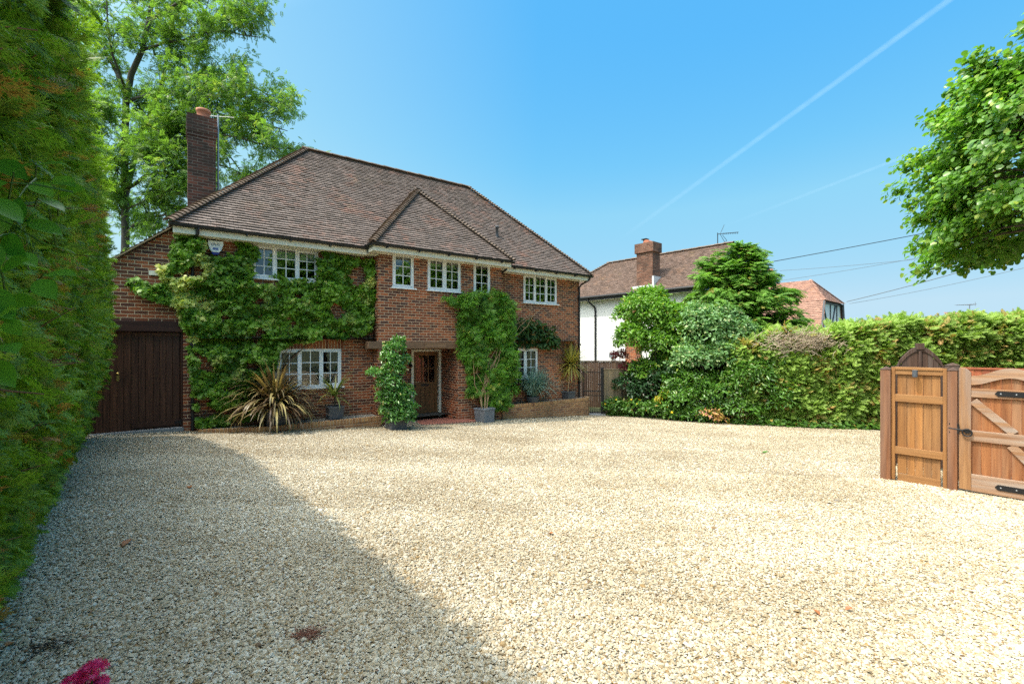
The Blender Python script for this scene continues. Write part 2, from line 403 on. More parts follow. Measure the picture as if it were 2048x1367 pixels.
M['white'] = simple('white_upvc', (.78, .79, .80), .35, var=.03)
M['cream'] = simple('cream_fascia', (.76, .72, .60), .5, var=.06, vscale=2)
M['black'] = simple('black_plastic', (.018, .018, .02), .45, var=.2)
M['iron'] = simple('black_iron', (.02, .02, .022), .4, var=.3, metal=.3)
M['lead'] = simple('lead_grey', (.165, .18, .205), .6, var=.35, vscale=9, bump=.2)
M['lead_dark'] = simple('slate_grey_pot', (.075, .085, .10), .55, var=.35, vscale=7, bump=.15)
M['soil'] = simple('soil', (.05, .036, .025), .95, var=.5, vscale=25, bump=.8)
M['render'] = simple('white_render', (.80, .80, .79), .8, var=.05, vscale=1.5, bump=.2, bscale=25)
M['terracotta'] = simple('terracotta', (.45, .17, .10), .7, var=.15)
M['tilefloor'] = simple('quarry_tile', (.36, .13, .09), .6, var=.12, vscale=3)
M['concrete'] = simple('concrete', (.26, .26, .26), .85, var=.2, bump=.2)
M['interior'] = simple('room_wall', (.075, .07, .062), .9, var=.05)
M['blind'] = simple('roller_blind', (.62, .60, .50), .8, var=.04)
M['gdoor'] = wood_mat('garage_door_wood', (.040, .016, .010), (.105, .045, .027), rough=.42)
M['gbeam'] = wood_mat('garage_lintel_wood', (.032, .012, .010), (.062, .026, .019), axis=0, rough=.5)
M['oakdoor'] = wood_mat('front_door_wood', (.10, .047, .018), (.24, .12, .05), rough=.5)
M['oakbeam'] = wood_mat('weathered_beam', (.15, .085, .05), (.26, .16, .10), axis=0)
M['pine'] = wood_mat('panel_softwood', (.22, .095, .030), (.41, .20, .07), scale=.8, grey=(.22, .13, .07), greyf=.5)
M['pine_h'] = wood_mat('panel_rail_softwood', (.26, .12, .042), (.41, .21, .08), axis=0, scale=.8, grey=(.24, .14, .07), greyf=.4)
M['post'] = wood_mat('post_hardwood', (.15, .058, .026), (.31, .135, .062), grey=(.25, .18, .14), greyf=.35)
M['gate'] = wood_mat('gate_board_hardwood', (.19, .07, .027), (.36, .155, .062), grey=(.30, .20, .13), greyf=.4)
M['gate_h'] = wood_mat('gate_rail_hardwood', (.24, .115, .055), (.42, .24, .13), axis=0, grey=(.36, .31, .27), greyf=.85)
M['darkwood'] = wood_mat('dark_stained_wood', (.045, .026, .02), (.10, .058, .042), grey=(.14, .12, .11), greyf=.4)
M['redfence'] = wood_mat('red_fence_wood', (.26, .07, .035), (.36, .12, .06))
M['greyfence'] = wood_mat('grey_fence_wood', (.22, .16, .10), (.36, .28, .18), grey=(.3, .27, .22))
M['brownfence'] = wood_mat('brown_fence_wood', (.12, .075, .055), (.20, .13, .10))
M['bark'] = simple('bark', (.085, .07, .055), .9, var=.45, vscale=12, bump=.7, bscale=30)
M['ashbark'] = simple('ash_bark', (.085, .075, .062), .9, var=.5, vscale=6, bump=.6, bscale=20)
M['twig'] = simple('twig', (.15, .085, .045), .9, var=.4, vscale=20)
M['deadtwig'] = simple('dead_twig', (.46, .37, .28), .9, var=.4, vscale=20)
M['steel'] = simple('galvanised_steel', (.36, .38, .41), .45, var=.1, metal=.5)
M['glass'] = glass_mat('window_glass')
M['hedge_l'] = leaf_mat('thuja_spray', (.028, .085, .013), (.23, .37, .040), (.38, .20, .065), .4, .5, .3, gscale=2.2)
M['hedge_r'] = leaf_mat('cypress_spray', (.10, .19, .022), (.33, .46, .10), (.52, .32, .12), .35, .5, .3, gscale=.9)
M['conifer'] = leaf_mat('hemlock_spray', (.06, .165, .026), (.19, .345, .055), (.32, .26, .07), .42, .5, .3, gscale=.8)
M['ivy'] = leaf_mat('ivy_leaf', (.030, .100, .011), (.19, .335, .030), (.80, .75, .26), .38, .42, .35, gscale=1.3)
M['wisteria'] = leaf_mat('wisteria_leaf', (.055, .14, .015), (.17, .34, .035), (.42, .44, .09), .4, .45, .35, gscale=1.5)
M['darkvine'] = leaf_mat('dark_vine_leaf', (.02, .065, .012), (.05, .12, .018), (.20, .11, .03), .3, .45, .35)
M['bush'] = leaf_mat('glossy_bush_leaf', (.055, .15, .028), (.13, .29, .06), (.55, .42, .16), .25, .25, .6, gscale=2)
M['laurel'] = leaf_mat('laurel_leaf', (.045, .125, .018), (.11, .24, .032), (.30, .34, .07), .25, .28, .6, gscale=1.2)
M['shrub_bright'] = leaf_mat('bright_shrub_leaf', (.085, .19, .02), (.17, .33, .04), (.40, .38, .06), .35, .35, .45, gscale=1.2)
M['shrub_pale'] = leaf_mat('pale_shrub_leaf', (.075, .19, .055), (.19, .33, .13), (.48, .52, .26), .3, .4, .4, gscale=1.2)
M['shrub_dark'] = leaf_mat('dark_shrub_leaf', (.016, .055, .018), (.04, .10, .03), (.12, .04, .04), .2, .35, .5)
M['ground_ivy'] = leaf_mat('ground_cover_leaf', (.05, .14, .02), (.13, .26, .04), (.35, .25, .06), .3, .4, .4)
M['yellow_leaf'] = leaf_mat('golden_leaf', (.45, .38, .03), (.60, .50, .06), (.7, .6, .1), .3)
M['yellow_flower'] = leaf_mat('yellow_petal', (.75, .50, .02), (.80, .62, .04), (.8, .7, .1), .3)
M['red_leaf'] = leaf_mat('red_shrub_leaf', (.14, .022, .03), (.26, .06, .06), (.2, .1, .05), .3, tcol=(1.4, .8, .8))
M['lime'] = leaf_mat('lime_leaf', (.06, .16, .022), (.19, .36, .06), (.40, .48, .08), .42, .33, .5, gscale=.9)
M['ash'] = leaf_mat('ash_leaf', (.06, .135, .025), (.18, .31, .065), (.36, .42, .12), .48, .45, .35, gscale=.5)
M['big_laurel'] = leaf_mat('large_glossy_leaf', (.05, .18, .02), (.12, .30, .03), (.2, .35, .1), .35, .35, .5)
M['phormium'] = leaf_mat('flax_blade', (.085, .052, .033), (.36, .25, .125), (.46, .38, .14), .2, .4, .5, tcol=(1.2, 1.0, .6))
M['cord_green'] = leaf_mat('cordyline_blade', (.065, .12, .03), (.17, .22, .05), (.45, .42, .12), .25, .35, .5)
M['cord_yellow'] = leaf_mat('yellow_cordyline_blade', (.27, .26, .06), (.50, .45, .15), (.5, .4, .1), .25, .4, .4)
M['fescue'] = leaf_mat('blue_grass_blade', (.14, .29, .25), (.28, .46, .42), (.40, .36, .20), .2, .5, .3, tcol=(1, 1.1, 1))
M['pink'] = leaf_mat('crimson_petal', (.60, .012, .12), (.85, .05, .26), (.9, .15, .4), .3, tcol=(1.2, .6, .8))
M['deadleaf'] = leaf_mat('dead_leaf', (.30, .10, .03), (.42, .18, .06), (.35, .06, .02), .2, tcol=(1.2, .9, .5))

def leaves(name, mat, pos, axis, nor, size, parent=None, loc=(0, 0, 0), tone=None, t=None):
    return scatter(name, t or leaf_t(), pos, basis(axis, nor), size, mat, parent, loc, tone)

# ------------------------------------------------------------------ the ground
HN, HT = np.array((.75, .66)), np.array((-.66, .75))          # left hedge: normal towards the drive, direction along it
def build_ground():
    xs = np.concatenate([[-600, -200, -60], np.linspace(-20, 26, 24), [60, 200, 600]])
    ys = np.concatenate([[-300, -80], np.linspace(-8, 28, 19), [60, 200, 600, 1500]])
    X, Y = np.meshgrid(xs, ys); Z = gzn(X, Y) - .03
    nx = len(xs); V = np.stack([X, Y, Z], -1).reshape(-1, 3)
    i = np.arange((len(ys) - 1) * nx).reshape(-1, nx)[:, :-1].ravel()
    g = np_obj('ground', V, np.stack([i, i + 1, i + 1 + nx, i + nx], 1), simple('earth_and_grass', (.075, .085, .035), .95, var=.5, vscale=1.5, bump=.6, bscale=9))
    tag(g, 'dark earth and rough grass around the gravel drive', 'ground', kind='structure')
    # gravel sheet: in front of the house, between the hedges
    a = [(-3.6, -1.0), (1.5, -3.5), (11, -3.5), (20, 4), (20, 15.4), (8.0, 15.7), (6.4, 16.2), (5.0, 17.2), (3.9, 17.6), (3.0, 18.3), tuple(H(12.0, .1)[:2]), tuple(H(0, .12)[:2]), tuple(H(-2.6, .12)[:2]), (-9.3, 8.2)]
    from mathutils.geometry import tessellate_polygon
    b = MB(); b.add([(x, y, gz(x, y)) for x, y in a], [tuple(t) for t in tessellate_polygon([[Vector((x, y, 0)) for x, y in a]])])
    o = b.build('gravel_driveway', gravel_ground_mat())
    tag(o, 'cream pea gravel drive sweeping from the gates to the brick house', 'driveway', kind='structure')
    return a
DRIVE = build_ground()

def in_poly(x, y, poly):
    ins = np.zeros(len(x), bool); n = len(poly)
    for i in range(n):
        x1, y1 = poly[i]; x2, y2 = poly[(i + 1) % n]
        c = ((y1 > y) != (y2 > y)) & (x < (x2 - x1) * (y - y1) / (y2 - y1 + 1e-12) + x1)
        ins ^= c
    return ins
def build_gravel():
    rng = np.random.default_rng(3)
    zones = [(.5, 1.4, 3500, 1.0), (1.4, 3.2, 10500, 1.0), (3.2, 5.0, 6800, 1.0), (5.0, 7.5, 3800, 1.0), (7.5, 16.5, 1250, 1.05)]
    P = []; S = []
    for y0, y1, dens, k in zones:
        xa, xb = -1.28 * y1 - .3, 1.2 * y1 + 2.0
        n = int(dens * (xb - xa) * (y1 - y0)); x = rng.uniform(xa, xb, n); y = rng.uniform(y0, y1, n)
        ok = (x > -1.28 * y - .3) & (x < 1.2 * y + 2.0) & in_poly(x, y, DRIVE)
        q = x * HN[0] + y * HN[1]; ok &= q > -.9
        s_ = CT * x + ST * y; d_ = -ST * x + CT * y - V0
        ok &= (d_ < -.02) & ~((d_ > -.88) & (s_ > 4.4) & (s_ < 7.0)) & ~((d_ > -.80) & (s_ > .2) & (s_ < 4.2)) & ~((d_ > -.48) & (s_ > 4.2))
        x, y = x[ok], y[ok]; P.append(np.stack([x, y, gzn(x, y)], 1)); S.append(rng.lognormal(math.log(.0081 * k), .36, len(x)))
    P = np.concatenate(P); S = np.clip(np.concatenate(S), 0.005, .030); N = len(P)
    # irregular flat pebbles (several shapes): lower ring, upper ring
    objs = []
    shapes = []
    for sh in range(6):
        r = random.Random(sh); v = []
        for k in range(6):
            a = k * math.pi / 3 + r.uniform(-.25, .25); q = r.uniform(.75, 1.15); v.append((q * math.cos(a), .8 * q * math.sin(a), r.uniform(-.1, .15)))
        for k in range(6):
            a = k * math.pi / 3 + .3 + r.uniform(-.25, .25); q = r.uniform(.5, .72); v.append((q * math.cos(a), .8 * q * math.sin(a), r.uniform(.38, .6)))
        f = [(k, (k + 1) % 6, 6 + (k + 1) % 6, 6 + k) for k in range(6)] + [(6, 7, 8, 9), (6, 9, 10, 11)]
        shapes.append((v, f))
    az = rng.uniform(0, 2 * math.pi, N); tx = rng.normal(0, .34, N); ty = rng.normal(0, .34, N)
    nor = unit(np.stack([tx, ty, np.ones(N)], 1)); ax = np.stack([np.cos(az), np.sin(az), np.zeros(N)], 1)
    B = basis(ax, nor); tone = np.clip(rng.beta(2.5, 1.75, N), 0, 1); P[:, 2] += rng.uniform(-.003, .008, N)
    Vs = []; F4 = []; T = []; off = 0
    which = rng.integers(0, 6, N)
    for k, (v, f) in enumerate(shapes):
        m = which == k; tv = np.array(v); n = m.sum()
        V = (np.einsum('nij,nkj->nki', B[m], tv[None] * S[m][:, None, None]) + P[m][:, None, :]).reshape(-1, 3)
        F4.append((np.array(f)[None] + (np.arange(n) * 12)[:, None, None]).reshape(-1, 4) + off); off += len(V)
        Vs.append(V); T.append(np.repeat(tone[m], 12))
    o = np_obj('gravel', np.concatenate(Vs), np.concatenate(F4), stone_mat(), attrs={'tone': np.concatenate(T)}, smooth=True)
    tag(o, 'loose cream, grey and tan pebbles lying over the drive', 'gravel', kind='stuff')
build_gravel()

# ------------------------------------------------------------------ roofs
def tile_plane(mb, O, A, U, tanp, z0, amin, amax, hmax, gauge=.1, tw=.165, lift=.030, seed=0):
    """real overlapping tiles on a roof slope. O (x,y) on the eave at a=0, A along the eave, U horizontal up-slope; amin/amax(h) limits"""
    r = random.Random(seed); cp = 1 / math.sqrt(1 + tanp * tanp); gh = gauge * cp
    nrm = Vector((-U[0] * tanp * cp, -U[1] * tanp * cp, cp))
    P = lambda a, h, up: Vector((O[0] + A[0] * a + U[0] * h, O[1] + A[1] * a + U[1] * h, z0 + h * tanp)) + nrm * up
    n = int(math.ceil(hmax / gh))
    for i in range(n):
        h0 = i * gh; h1 = min(h0 + gh, hmax)
        lo0, hi0, lo1, hi1 = amin(h0), amax(h0), amin(h1), amax(h1)
        lo, hi = min(lo0, lo1), max(hi0, hi1)
        k = math.floor(lo / tw) - 1; st = (i % 2) * .5
        while (k + st) * tw < hi:
            a0 = (k + st) * tw; a1 = a0 + tw - .004; k += 1
            b0, b1 = max(a0, lo0), min(a1, hi0); c0, c1 = max(a0, lo1), min(a1, hi1)
            if b1 - b0 < .01 and c1 - c0 < .01: continue
            b1 = max(b1, b0); c1 = max(c1, c0)
            u0 = lift + r.uniform(-.003, .007); u1 = u0 + r.uniform(-.004, .004); dh = r.uniform(-.006, .006)
            mb.add([P(b0, h0 + dh, u0), P(b1, h0 + dh, u1), P(c1, h1, .004), P(c0, h1, .004), P(b0, h0 + dh + .004, 0), P(b1, h0 + dh + .004, 0)],
                   [(0, 1, 2, 3), (4, 5, 1, 0)])
def bonnets(mb, a, b, rad=.13, step=.105, seed=0, ridge=False):
    """bonnet tiles overlapping up a hip from a (low) to b (high), or half-round ridge tiles"""
    r = random.Random(seed); a = Vector(a); b = Vector(b); d = (b - a); L = d.length; d.normalize()
    side = d.cross(Vector((0, 0, 1))).normalized(); up = side.cross(d)
    n = max(1, int(L / step)); st = L / n
    for i in range(n):
        p0 = a + d * (i * st - .02); p1 = a + d * ((i + 1) * st + .02)
        lift0 = (.035 if not ridge else .012) + r.uniform(-.004, .006); lift1 = .0
        r0 = rad * r.uniform(.95, 1.05); r1 = rad * (.72 if not ridge else .98)
        m = 6; vs = []
        for p, rr, l in ((p0, r0, lift0), (p1, r1, lift1), (p0, r0 * .88, lift0 - .015)):
            for k in range(m + 1):
                q = math.radians(-72 + 144 * k / m)
                vs.append(p + side * (rr * math.sin(q)) + up * (rr * math.cos(q) * .75 - rr * .35 + l))
        fs = [(k, k + 1, m + 2 + k, m + 1 + k) for k in range(m)] + [(2 * m + 2 + k, 2 * m + 3 + k, k + 1, k) for k in range(m)]
        mb.add(vs, fs)

def wall_open(mb, x0, x1, z0, z1, y, ops, depth=.12, flip=False):
    """a wall in the plane y with rectangular openings and their reveals"""
    xs = sorted({x0, x1, *[v for o in ops for v in o[:2] if x0 < v < x1]}); zs = sorted({z0, z1, *[v for o in ops for v in o[2:] if z0 < v < z1]})
    for i in range(len(xs) - 1):
        for j in range(len(zs) - 1):
            cx, cz = (xs[i] + xs[i + 1]) / 2, (zs[j] + zs[j + 1]) / 2
            if any(o[0] < cx < o[1] and o[2] < cz < o[3] for o in ops): continue
            mb.quad((xs[i], y, zs[j]), (xs[i + 1], y, zs[j]), (xs[i + 1], y, zs[j + 1]), (xs[i], y, zs[j + 1]))
    for a, b, c, d in ops:
        mb.quad((a, y, c), (a, y + depth, c), (a, y + depth, d), (a, y, d)); mb.quad((b, y + depth, c), (b, y, c), (b, y, d), (b, y + depth, d))
        mb.quad((a, y, d), (a, y + depth, d), (b, y + depth, d), (b, y, d)); mb.quad((a, y + depth, c), (a, y, c), (b, y, c), (b, y + depth, c))

# ------------------------------------------------------------------ the brick house
house = thing('brick_house', 'red brick detached house with hipped clay tile roof at the end of the gravel drive', 'house', H(0, 0, 0), TH)
Z_E, TP = 4.16, 1.045
def add_window(s0, s1, z0, z1, d, n, blind=None, rows=3, label=None, curtain=False):
    w_ = MB(); fw = .05; y0, y1 = d + .015, d + .085
    w_.box(s0, s0 + fw, y0, y1, z0, z1); w_.box(s1 - fw, s1, y0, y1, z0, z1)
    w_.box(s0 + fw, s1 - fw, y0, y1, z0, z0 + fw); w_.box(s0 + fw, s1 - fw, y0, y1, z1 - fw, z1)
    lw = (s1 - s0 - 2 * fw - (n - 1) * .045) / n
    for i in range(n):
        a = s0 + fw + i * (lw + .045); b = a + lw
        if i: w_.box(a - .045, a, y0, y1, z0 + fw, z1 - fw)
        e = .038 if n == 1 or i != n // 2 or n == 2 else .012
        c0, c1 = z0 + fw, z1 - fw; f0, f1 = d + .004, d + .06
        w_.box(a + .001, a + e, f0, f1, c0 + .001, c1 - .001); w_.box(b - e, b - .001, f0, f1, c0 + .001, c1 - .001)
        w_.box(a + e, b - e, f0, f1, c0 + .001, c0 + e); w_.box(a + e, b - e, f0, f1, c1 - e, c1 - .001)
        A, B, P_, Q = a + e, b - e, c0 + e, c1 - e
        m = (A + B) / 2; w_.box(m - .010, m + .010, d + .028, d + .05, P_, Q)
        for k in range(1, rows):
            zz = P_ + (Q - P_) * k / rows
            w_.box(A, m - .010, d + .029, d + .049, zz - .010, zz + .010); w_.box(m + .010, B, d + .029, d + .049, zz - .010, zz + .010)
    o = w_.build('window', M['white'], house)
    if label: o['label'] = label
    p = MB(); p.quad((s0 + .04, d + .039, z0 + .04), (s1 - .04, d + .039, z0 + .04), (s1 - .04, d + .039, z1 - .04), (s0 + .04, d + .039, z1 - .04)); p.build('pane', M['glass'], o)
    si = MB(); si.box(s0 - .06, s1 + .06, d - .07, d + .02, z0 - .035, z0 - .002); si.build('sill', M['white'], o, bevel=.004)
    if blind:
        bl = MB()
        lw2 = (s1 - s0 - 2 * fw) / n
        for i in range(n):
            bl.box(s0 + fw + i * lw2 + .02, s0 + fw + (i + 1) * lw2 - .02, d + .13, d + .136, z1 - .05 - (z1 - z0) * blind, z1 - .05)
        bl.build('blind', M['blind'], o)

def build_house():
    W = MB()
    ul = (1.34, 2.83, 3.2, 4.0); ll = (1.89, 3.40, .53, 1.51); ur = (9.42, 10.94, 3.06, 4.02); lr = (8.97, 10.05, .47, 1.49)
    p1 = (4.62, 5.24, 3.17, 4.10); p2 = (5.65, 6.73, 3.17, 4.10); p3 = (7.17, 7.78, 3.17, 4.10)
    ZT = 4.14
    wall_open(W, .03, 4.23, -.7, ZT, 0, [ul, ll]); wall_open(W, 8.2, 12.05, -1.1, ZT, 0, [ur, lr])
    wall_open(W, 4.23, 8.2, -1.0, ZT + .06, -.45, [p1, p2, p3, (4.78, 6.63, -1.0, 1.50)], depth=.12)
    # projection sides, recess, other outside walls
    W.quad((4.23, 0, -1), (4.23, -.45, -1), (4.23, -.45, ZT), (4.23, 0, ZT)); W.quad((8.2, -.45, -1), (8.2, 0, -1), (8.2, 0, ZT), (8.2, -.45, ZT))
    W.quad((4.78, -.33, -1), (4.78, .66, -1), (4.78, .66, 1.5), (4.78, -.33, 1.5)); W.quad((6.63, .66, -1), (6.63, -.33, -1), (6.63, -.33, 1.5), (6.63, .66, 1.5))
    wall_open(W, 4.78, 6.63, -1, 1.5, .66, [(5.68, 6.58, -.66, 1.44)], depth=.10)
    W.quad((12.05, 0, -1.2), (12.05, 5.75, -1.2), (12.05, 5.75, ZT), (12.05, 0, ZT)); W.quad((.03, 5.75, -.7), (.03, 0, -.7), (.03, 0, ZT), (.03, 5.75, ZT))
    W.quad((12.05, 5.75, -1.2), (.03, 5.75, -1.2), (.03, 5.75, ZT), (12.05, 5.75, ZT))
    # garage front with raking top
    vz = lambda s: 4.10 + .83 * (s + .16)
    W.add([(-2.35, 0, 2.1), (.03, 0, 2.1), (.03, 0, 4.1), (-.16, 0, 4.1), (-2.35, 0, vz(-2.35))], [(0, 1, 2, 3, 4)])
    W.quad((-2.65, 0, -.4), (-2.35, 0, -.4), (-2.35, 0, vz(-2.35)), (-2.65, 0, vz(-2.65)))
    W.quad((-2.65, 5.5, -.4), (-2.65, 0, -.4), (-2.65, 0, vz(-2.65)), (-2.65, 5.5, vz(-2.65)))
    W.quad((-2.35, 0, -.4), (-2.35, .12, -.4), (-2.35, .12, 2.1), (-2.35, 0, 2.1))
    W.build('wall', M['brick'], house)
    I = MB()  # plain inside of the rooms behind the glass
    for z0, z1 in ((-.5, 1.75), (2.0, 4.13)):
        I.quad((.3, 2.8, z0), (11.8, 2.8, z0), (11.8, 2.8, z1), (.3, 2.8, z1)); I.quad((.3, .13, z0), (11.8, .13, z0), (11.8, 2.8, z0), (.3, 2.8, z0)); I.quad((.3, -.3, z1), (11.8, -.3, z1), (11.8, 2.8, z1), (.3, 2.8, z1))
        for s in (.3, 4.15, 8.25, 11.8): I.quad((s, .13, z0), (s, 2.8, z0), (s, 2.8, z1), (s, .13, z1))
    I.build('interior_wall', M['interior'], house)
    add_window(*ul, 0, 3, .30); add_window(*ll, 0, 3); add_window(*ur, 0, 3); add_window(*lr, 0, 2)
    for p in (p1, p2, p3): add_window(*p, -.45, 2 if p is p2 else 1, .2 if p is not p3 else None)
    L = MB(); L.box(1.88, 3.44, -.004, .05, 1.515, 1.725); L.build('lintel', M['brick_soldier'], house)
    L = MB(); L.box(8.95, 10.1, -.004, .05, 1.495, 1.70); L.build('lintel', M['brick_soldier'], house)
    # ---- roof
    Rm = MB(); e = -.47; hs_ = 3.34; s0, s1 = -.2, 12.25
    inf = lambda a: (lambda h: a)
    tile_plane(Rm, (s0, e), (1, 0), (0, 1), TP, Z_E, lambda h: h, lambda h: s1 - s0 - h, hs_, seed=1)
    tile_plane(Rm, (s1, e), (0, 1), (-1, 0), TP, Z_E, lambda h: h, lambda h: 2 * hs_ - h, hs_, seed=2)
    tile_plane(Rm, (s0, e + 2 * hs_), (0, -1), (1, 0), TP, Z_E, lambda h: h, lambda h: 2 * hs_ - h, hs_, seed=3)
    tile_plane(Rm, (s1, e + 2 * hs_), (-1, 0), (0, 1 * -1), TP, Z_E, lambda h: h, lambda h: s1 - s0 - h, hs_, gauge=.2, seed=4)
    pe, pa, pb = -.90, 3.91, 8.34; ph = (pb - pa) / 2; pz = 4.21
    tile_plane(Rm, (pa, pe), (1, 0), (0, 1), TP, pz, lambda h: h, lambda h: pb - pa - h, ph, seed=5)
    tile_plane(Rm, (pa, pe), (0, 1), (1, 0), TP, pz, lambda h: h, lambda h: .56 + h, ph, seed=6)
    tile_plane(Rm, (pb, pe), (0, 1), (-1, 0), TP, pz, lambda h: h, lambda h: .56 + h, ph, seed=7)
    # garage lean-to slope falling to the left
    tile_plane(Rm, (-2.85, -.10), (0, 1), (1, 0), .83, 4.16 + .83 * (-2.85 + .16), inf(0), inf(5.6), 2.72, seed=8)
    roof = Rm.build('roof', M['tile'], house)
    D = MB(); zr = Z_E + hs_ * TP                                   # boarding just under the tiles: closes the roof
    m0, m1 = s0 + hs_, s1 - hs_; yr = e + hs_; b_ = e + 2 * hs_; k = -.02
    D.add([(s0, e, Z_E + k), (s1, e, Z_E + k), (s1, b_, Z_E + k), (s0, b_, Z_E + k), (m0, yr, zr + k), (m1, yr, zr + k)], [(0, 1, 5, 4), (1, 2, 5), (2, 3, 4, 5), (3, 0, 4)])
    pr = pz + ph * TP; pm = (pa + pb) / 2
    D.add([(pa, pe, pz + k), (pb, pe, pz + k), (pm, pe + ph, pr + k), (pm, pe + ph + .5, pr + k), (pa, pe + .52, pz + k), (pb, pe + .52, pz + k)], [(0, 1, 2), (0, 2, 3, 4), (1, 5, 3, 2)])
    D.add([(-2.85, -.1, 4.16 + .83 * (-2.69) + k), (-.13, -.1, 4.16 + k), (-.13, 5.5, 4.16 + k), (-2.85, 5.5, 4.16 + .83 * -2.69 + k)], [(0, 1, 2, 3)])
    D.build('roof_boarding', M['darkwood'], roof)
    for k_, (a_, b2_) in enumerate((((s0, e, Z_E + .02), (m0, yr, zr + .03)), ((s1, e, Z_E + .02), (m1, yr, zr + .03)), ((s0, b_, Z_E + .02), (m0, yr, zr + .03)), ((s1, b_, Z_E + .02), (m1, yr, zr + .03)), ((pa, pe, pz + .02), (pm, pe + ph, pr + .03)), ((pb, pe, pz + .02), (pm, pe + ph, pr + .03)))):
        Hp = MB(); bonnets(Hp, a_, b2_, seed=k_); Hp.build('hip', M['hip_tile'], roof)
    Rg = MB(); bonnets(Rg, (m0 - .1, yr, zr + .03), (m1 + .1, yr, zr + .03), .125, .42, 9, True); Rg.build('ridge', M['hip_tile'], roof)
    Rg = MB(); bonnets(Rg, (pm, pe + ph - .08, pr + .03), (pm, pe + ph + .55, pr + .03), .12, .3, 10, True); Rg.build('ridge', M['hip_tile'], roof)
    V = MB()                                                        # raking verge: undercloak and mortar edge of the garage roof
    za = lambda s: 4.16 + .83 * (s + .16)
    V.hexa([(-2.85, -.14, za(-2.85) - .035), (-.12, -.14, za(-.12) - .035), (-.12, .02, za(-.12) - .035), (-2.85, .02, za(-2.85) - .035), (-2.85, -.14, za(-2.85) - .012), (-.12, -.14, za(-.12) - .012), (-.12, .02, za(-.12) - .012), (-2.85, .02, za(-2.85) - .012)])
    V.build('verge_mortar', simple('verge_mortar', (.30, .23, .14), .9, var=.3), roof)
    # ---- fascia, soffit, gutters
    F = MB(); zt = 4.115
    F.box(-.12, 3.93, -.415, -.39, 3.97, zt); F.box(8.30, 12.15, -.415, -.39, 3.97, zt)
    F.box(3.95, 8.29, -.845, -.82, 4.02, zt + .05); F.box(3.95, 3.975, -.82, -.415, 4.02, zt + .05); F.box(8.265, 8.29, -.82, -.415, 4.02, zt + .05)
    F.box(12.15, 12.175, -.41, 5.9, 3.97, zt)
    F.box(-.12, 3.93, -.39, .0, 3.97, 3.985); F.box(8.30, 12.15, -.39, .0, 3.97, 3.985); F.box(3.975, 8.265, -.82, -.45, 4.02, 4.035); F.box(3.93, 4.23, -.45, .0, 3.99, 4.005); F.box(8.2, 8.3, -.45, 0, 3.99, 4.005)
    F.box(-.145, -.12, -.41, 0, 3.97, zt)
    F.build('fascia', M['cream'], house)
    G = MB()
    def gutter(a, b, y, z, axis='x', r=.056):
        n = 8; prof = [(r * math.cos(math.pi + math.pi * k / n), r * math.sin(math.pi + math.pi * k / n)) for k in range(n + 1)]
        prof += [(p[0] * .86, p[1] * .86 + .002) for p in reversed(prof)]
        if axis == 'x': vs = [(a, y + p, z + q) for p, q in prof] + [(b, y + p, z + q) for p, q in prof]
        else: vs = [(y + p, a, z + q) for p, q in prof] + [(y + p, b, z + q) for p, q in prof]
        m = len(prof); G.add(vs, [(i, (i + 1) % m, (i + 1) % m + m, i + m) for i in range(m)] + [tuple(range(m)), tuple(range(2 * m - 1, m - 1, -1))])
    gutter(-.2, 3.96, -.475, 4.145); gutter(8.3, 12.27, -.475, 4.145); gutter(3.89, 8.36, -.905, 4.195); gutter(-.9, -.42, 3.89, 4.19, 'y'); gutter(-.9, -.42, 8.36, 4.19, 'y'); gutter(-.47, 5.9, 12.235, 4.14, 'y')
    for s in np.arange(.3, 3.9, .9): G.box(s - .012, s + .012, -.545, -.415, 4.06, 4.10)
    for s in np.arange(8.7, 12.1, .9): G.box(s - .012, s + .012, -.545, -.415, 4.06, 4.10)
    for s in np.arange(4.3, 8.3, .9): G.box(s - .012, s + .012, -.975, -.845, 4.11, 4.15)
    G.build('gutter', M['black'], house)
    for pts in ([(8.36, -.5, 4.09), (8.36, -.47, 4.0), (8.29, -.12, 3.86), (8.27, -.05, 3.74), (8.27, -.05, -.75)],
                [(12.14, -.47, 4.08), (12.13, -.44, 4.0), (12.03, -.12, 3.85), (12.0, -.05, 3.74), (12.0, -.05, -1.0)],
                [(.28, -.47, 4.09), (.28, -.45, 3.99), (.22, -.1, 3.85), (.2, -.05, 3.7), (.2, -.05, -.3)]):
        d_ = MB(); d_.tube(pts, .034, 10)
        for z in (3.3, 1.6, .2): d_.box(pts[-1][0] - .05, pts[-1][0] + .05, -.10, 0, z, z + .05)
        d_.build('downpipe', M['black'], house, smooth=False)
    vp = MB(); vp.lathe([(.05, 5.3), (.05, 5.62), (.062, 5.62), (.062, 5.68), (.0, 5.69)], 12, (8.75, .62)); vp.build('vent_pipe', M['lead_dark'], house, smooth=True)
    ev = MB(); ev.tube([(11.46, .0, 1.29), (11.46, -.10, 1.29)], .075, 14); ev.tube([(11.46, -.10, 1.29), (11.46, -.13, 1.29)], .06, 14); ev.build('flue', M['black'], house)
    # ---- chimney
    c = MB(); a0, a1, y0, y1 = .13, .73, 1.85, 2.55
    c.box(a0, a1, y0, y1, 3.4, 6.95); c.box(a0 - .015, a1 + .015, y0 - .015, y1 + .015, 6.95, 7.05); c.box(a0 - .03, a1 + .03, y0 - .03, y1 + .03, 7.05, 7.42)
    c.box(a0 - .02, a1 + .02, y0 - .02, y1 + .02, 7.42, 7.49)
    ch = c.build('chimney', M['brick_chimney'], house)
    p = MB(); p.lathe([(.15, 7.45), (.15, 7.52), (.135, 7.54), (.15, 7.72), (.165, 7.73), (.165, 7.79), (.14, 7.79), (.12, 7.5)], 20, (.47, 2.2)); p.build('chimney_pot', M['terracotta'], ch, smooth=True)
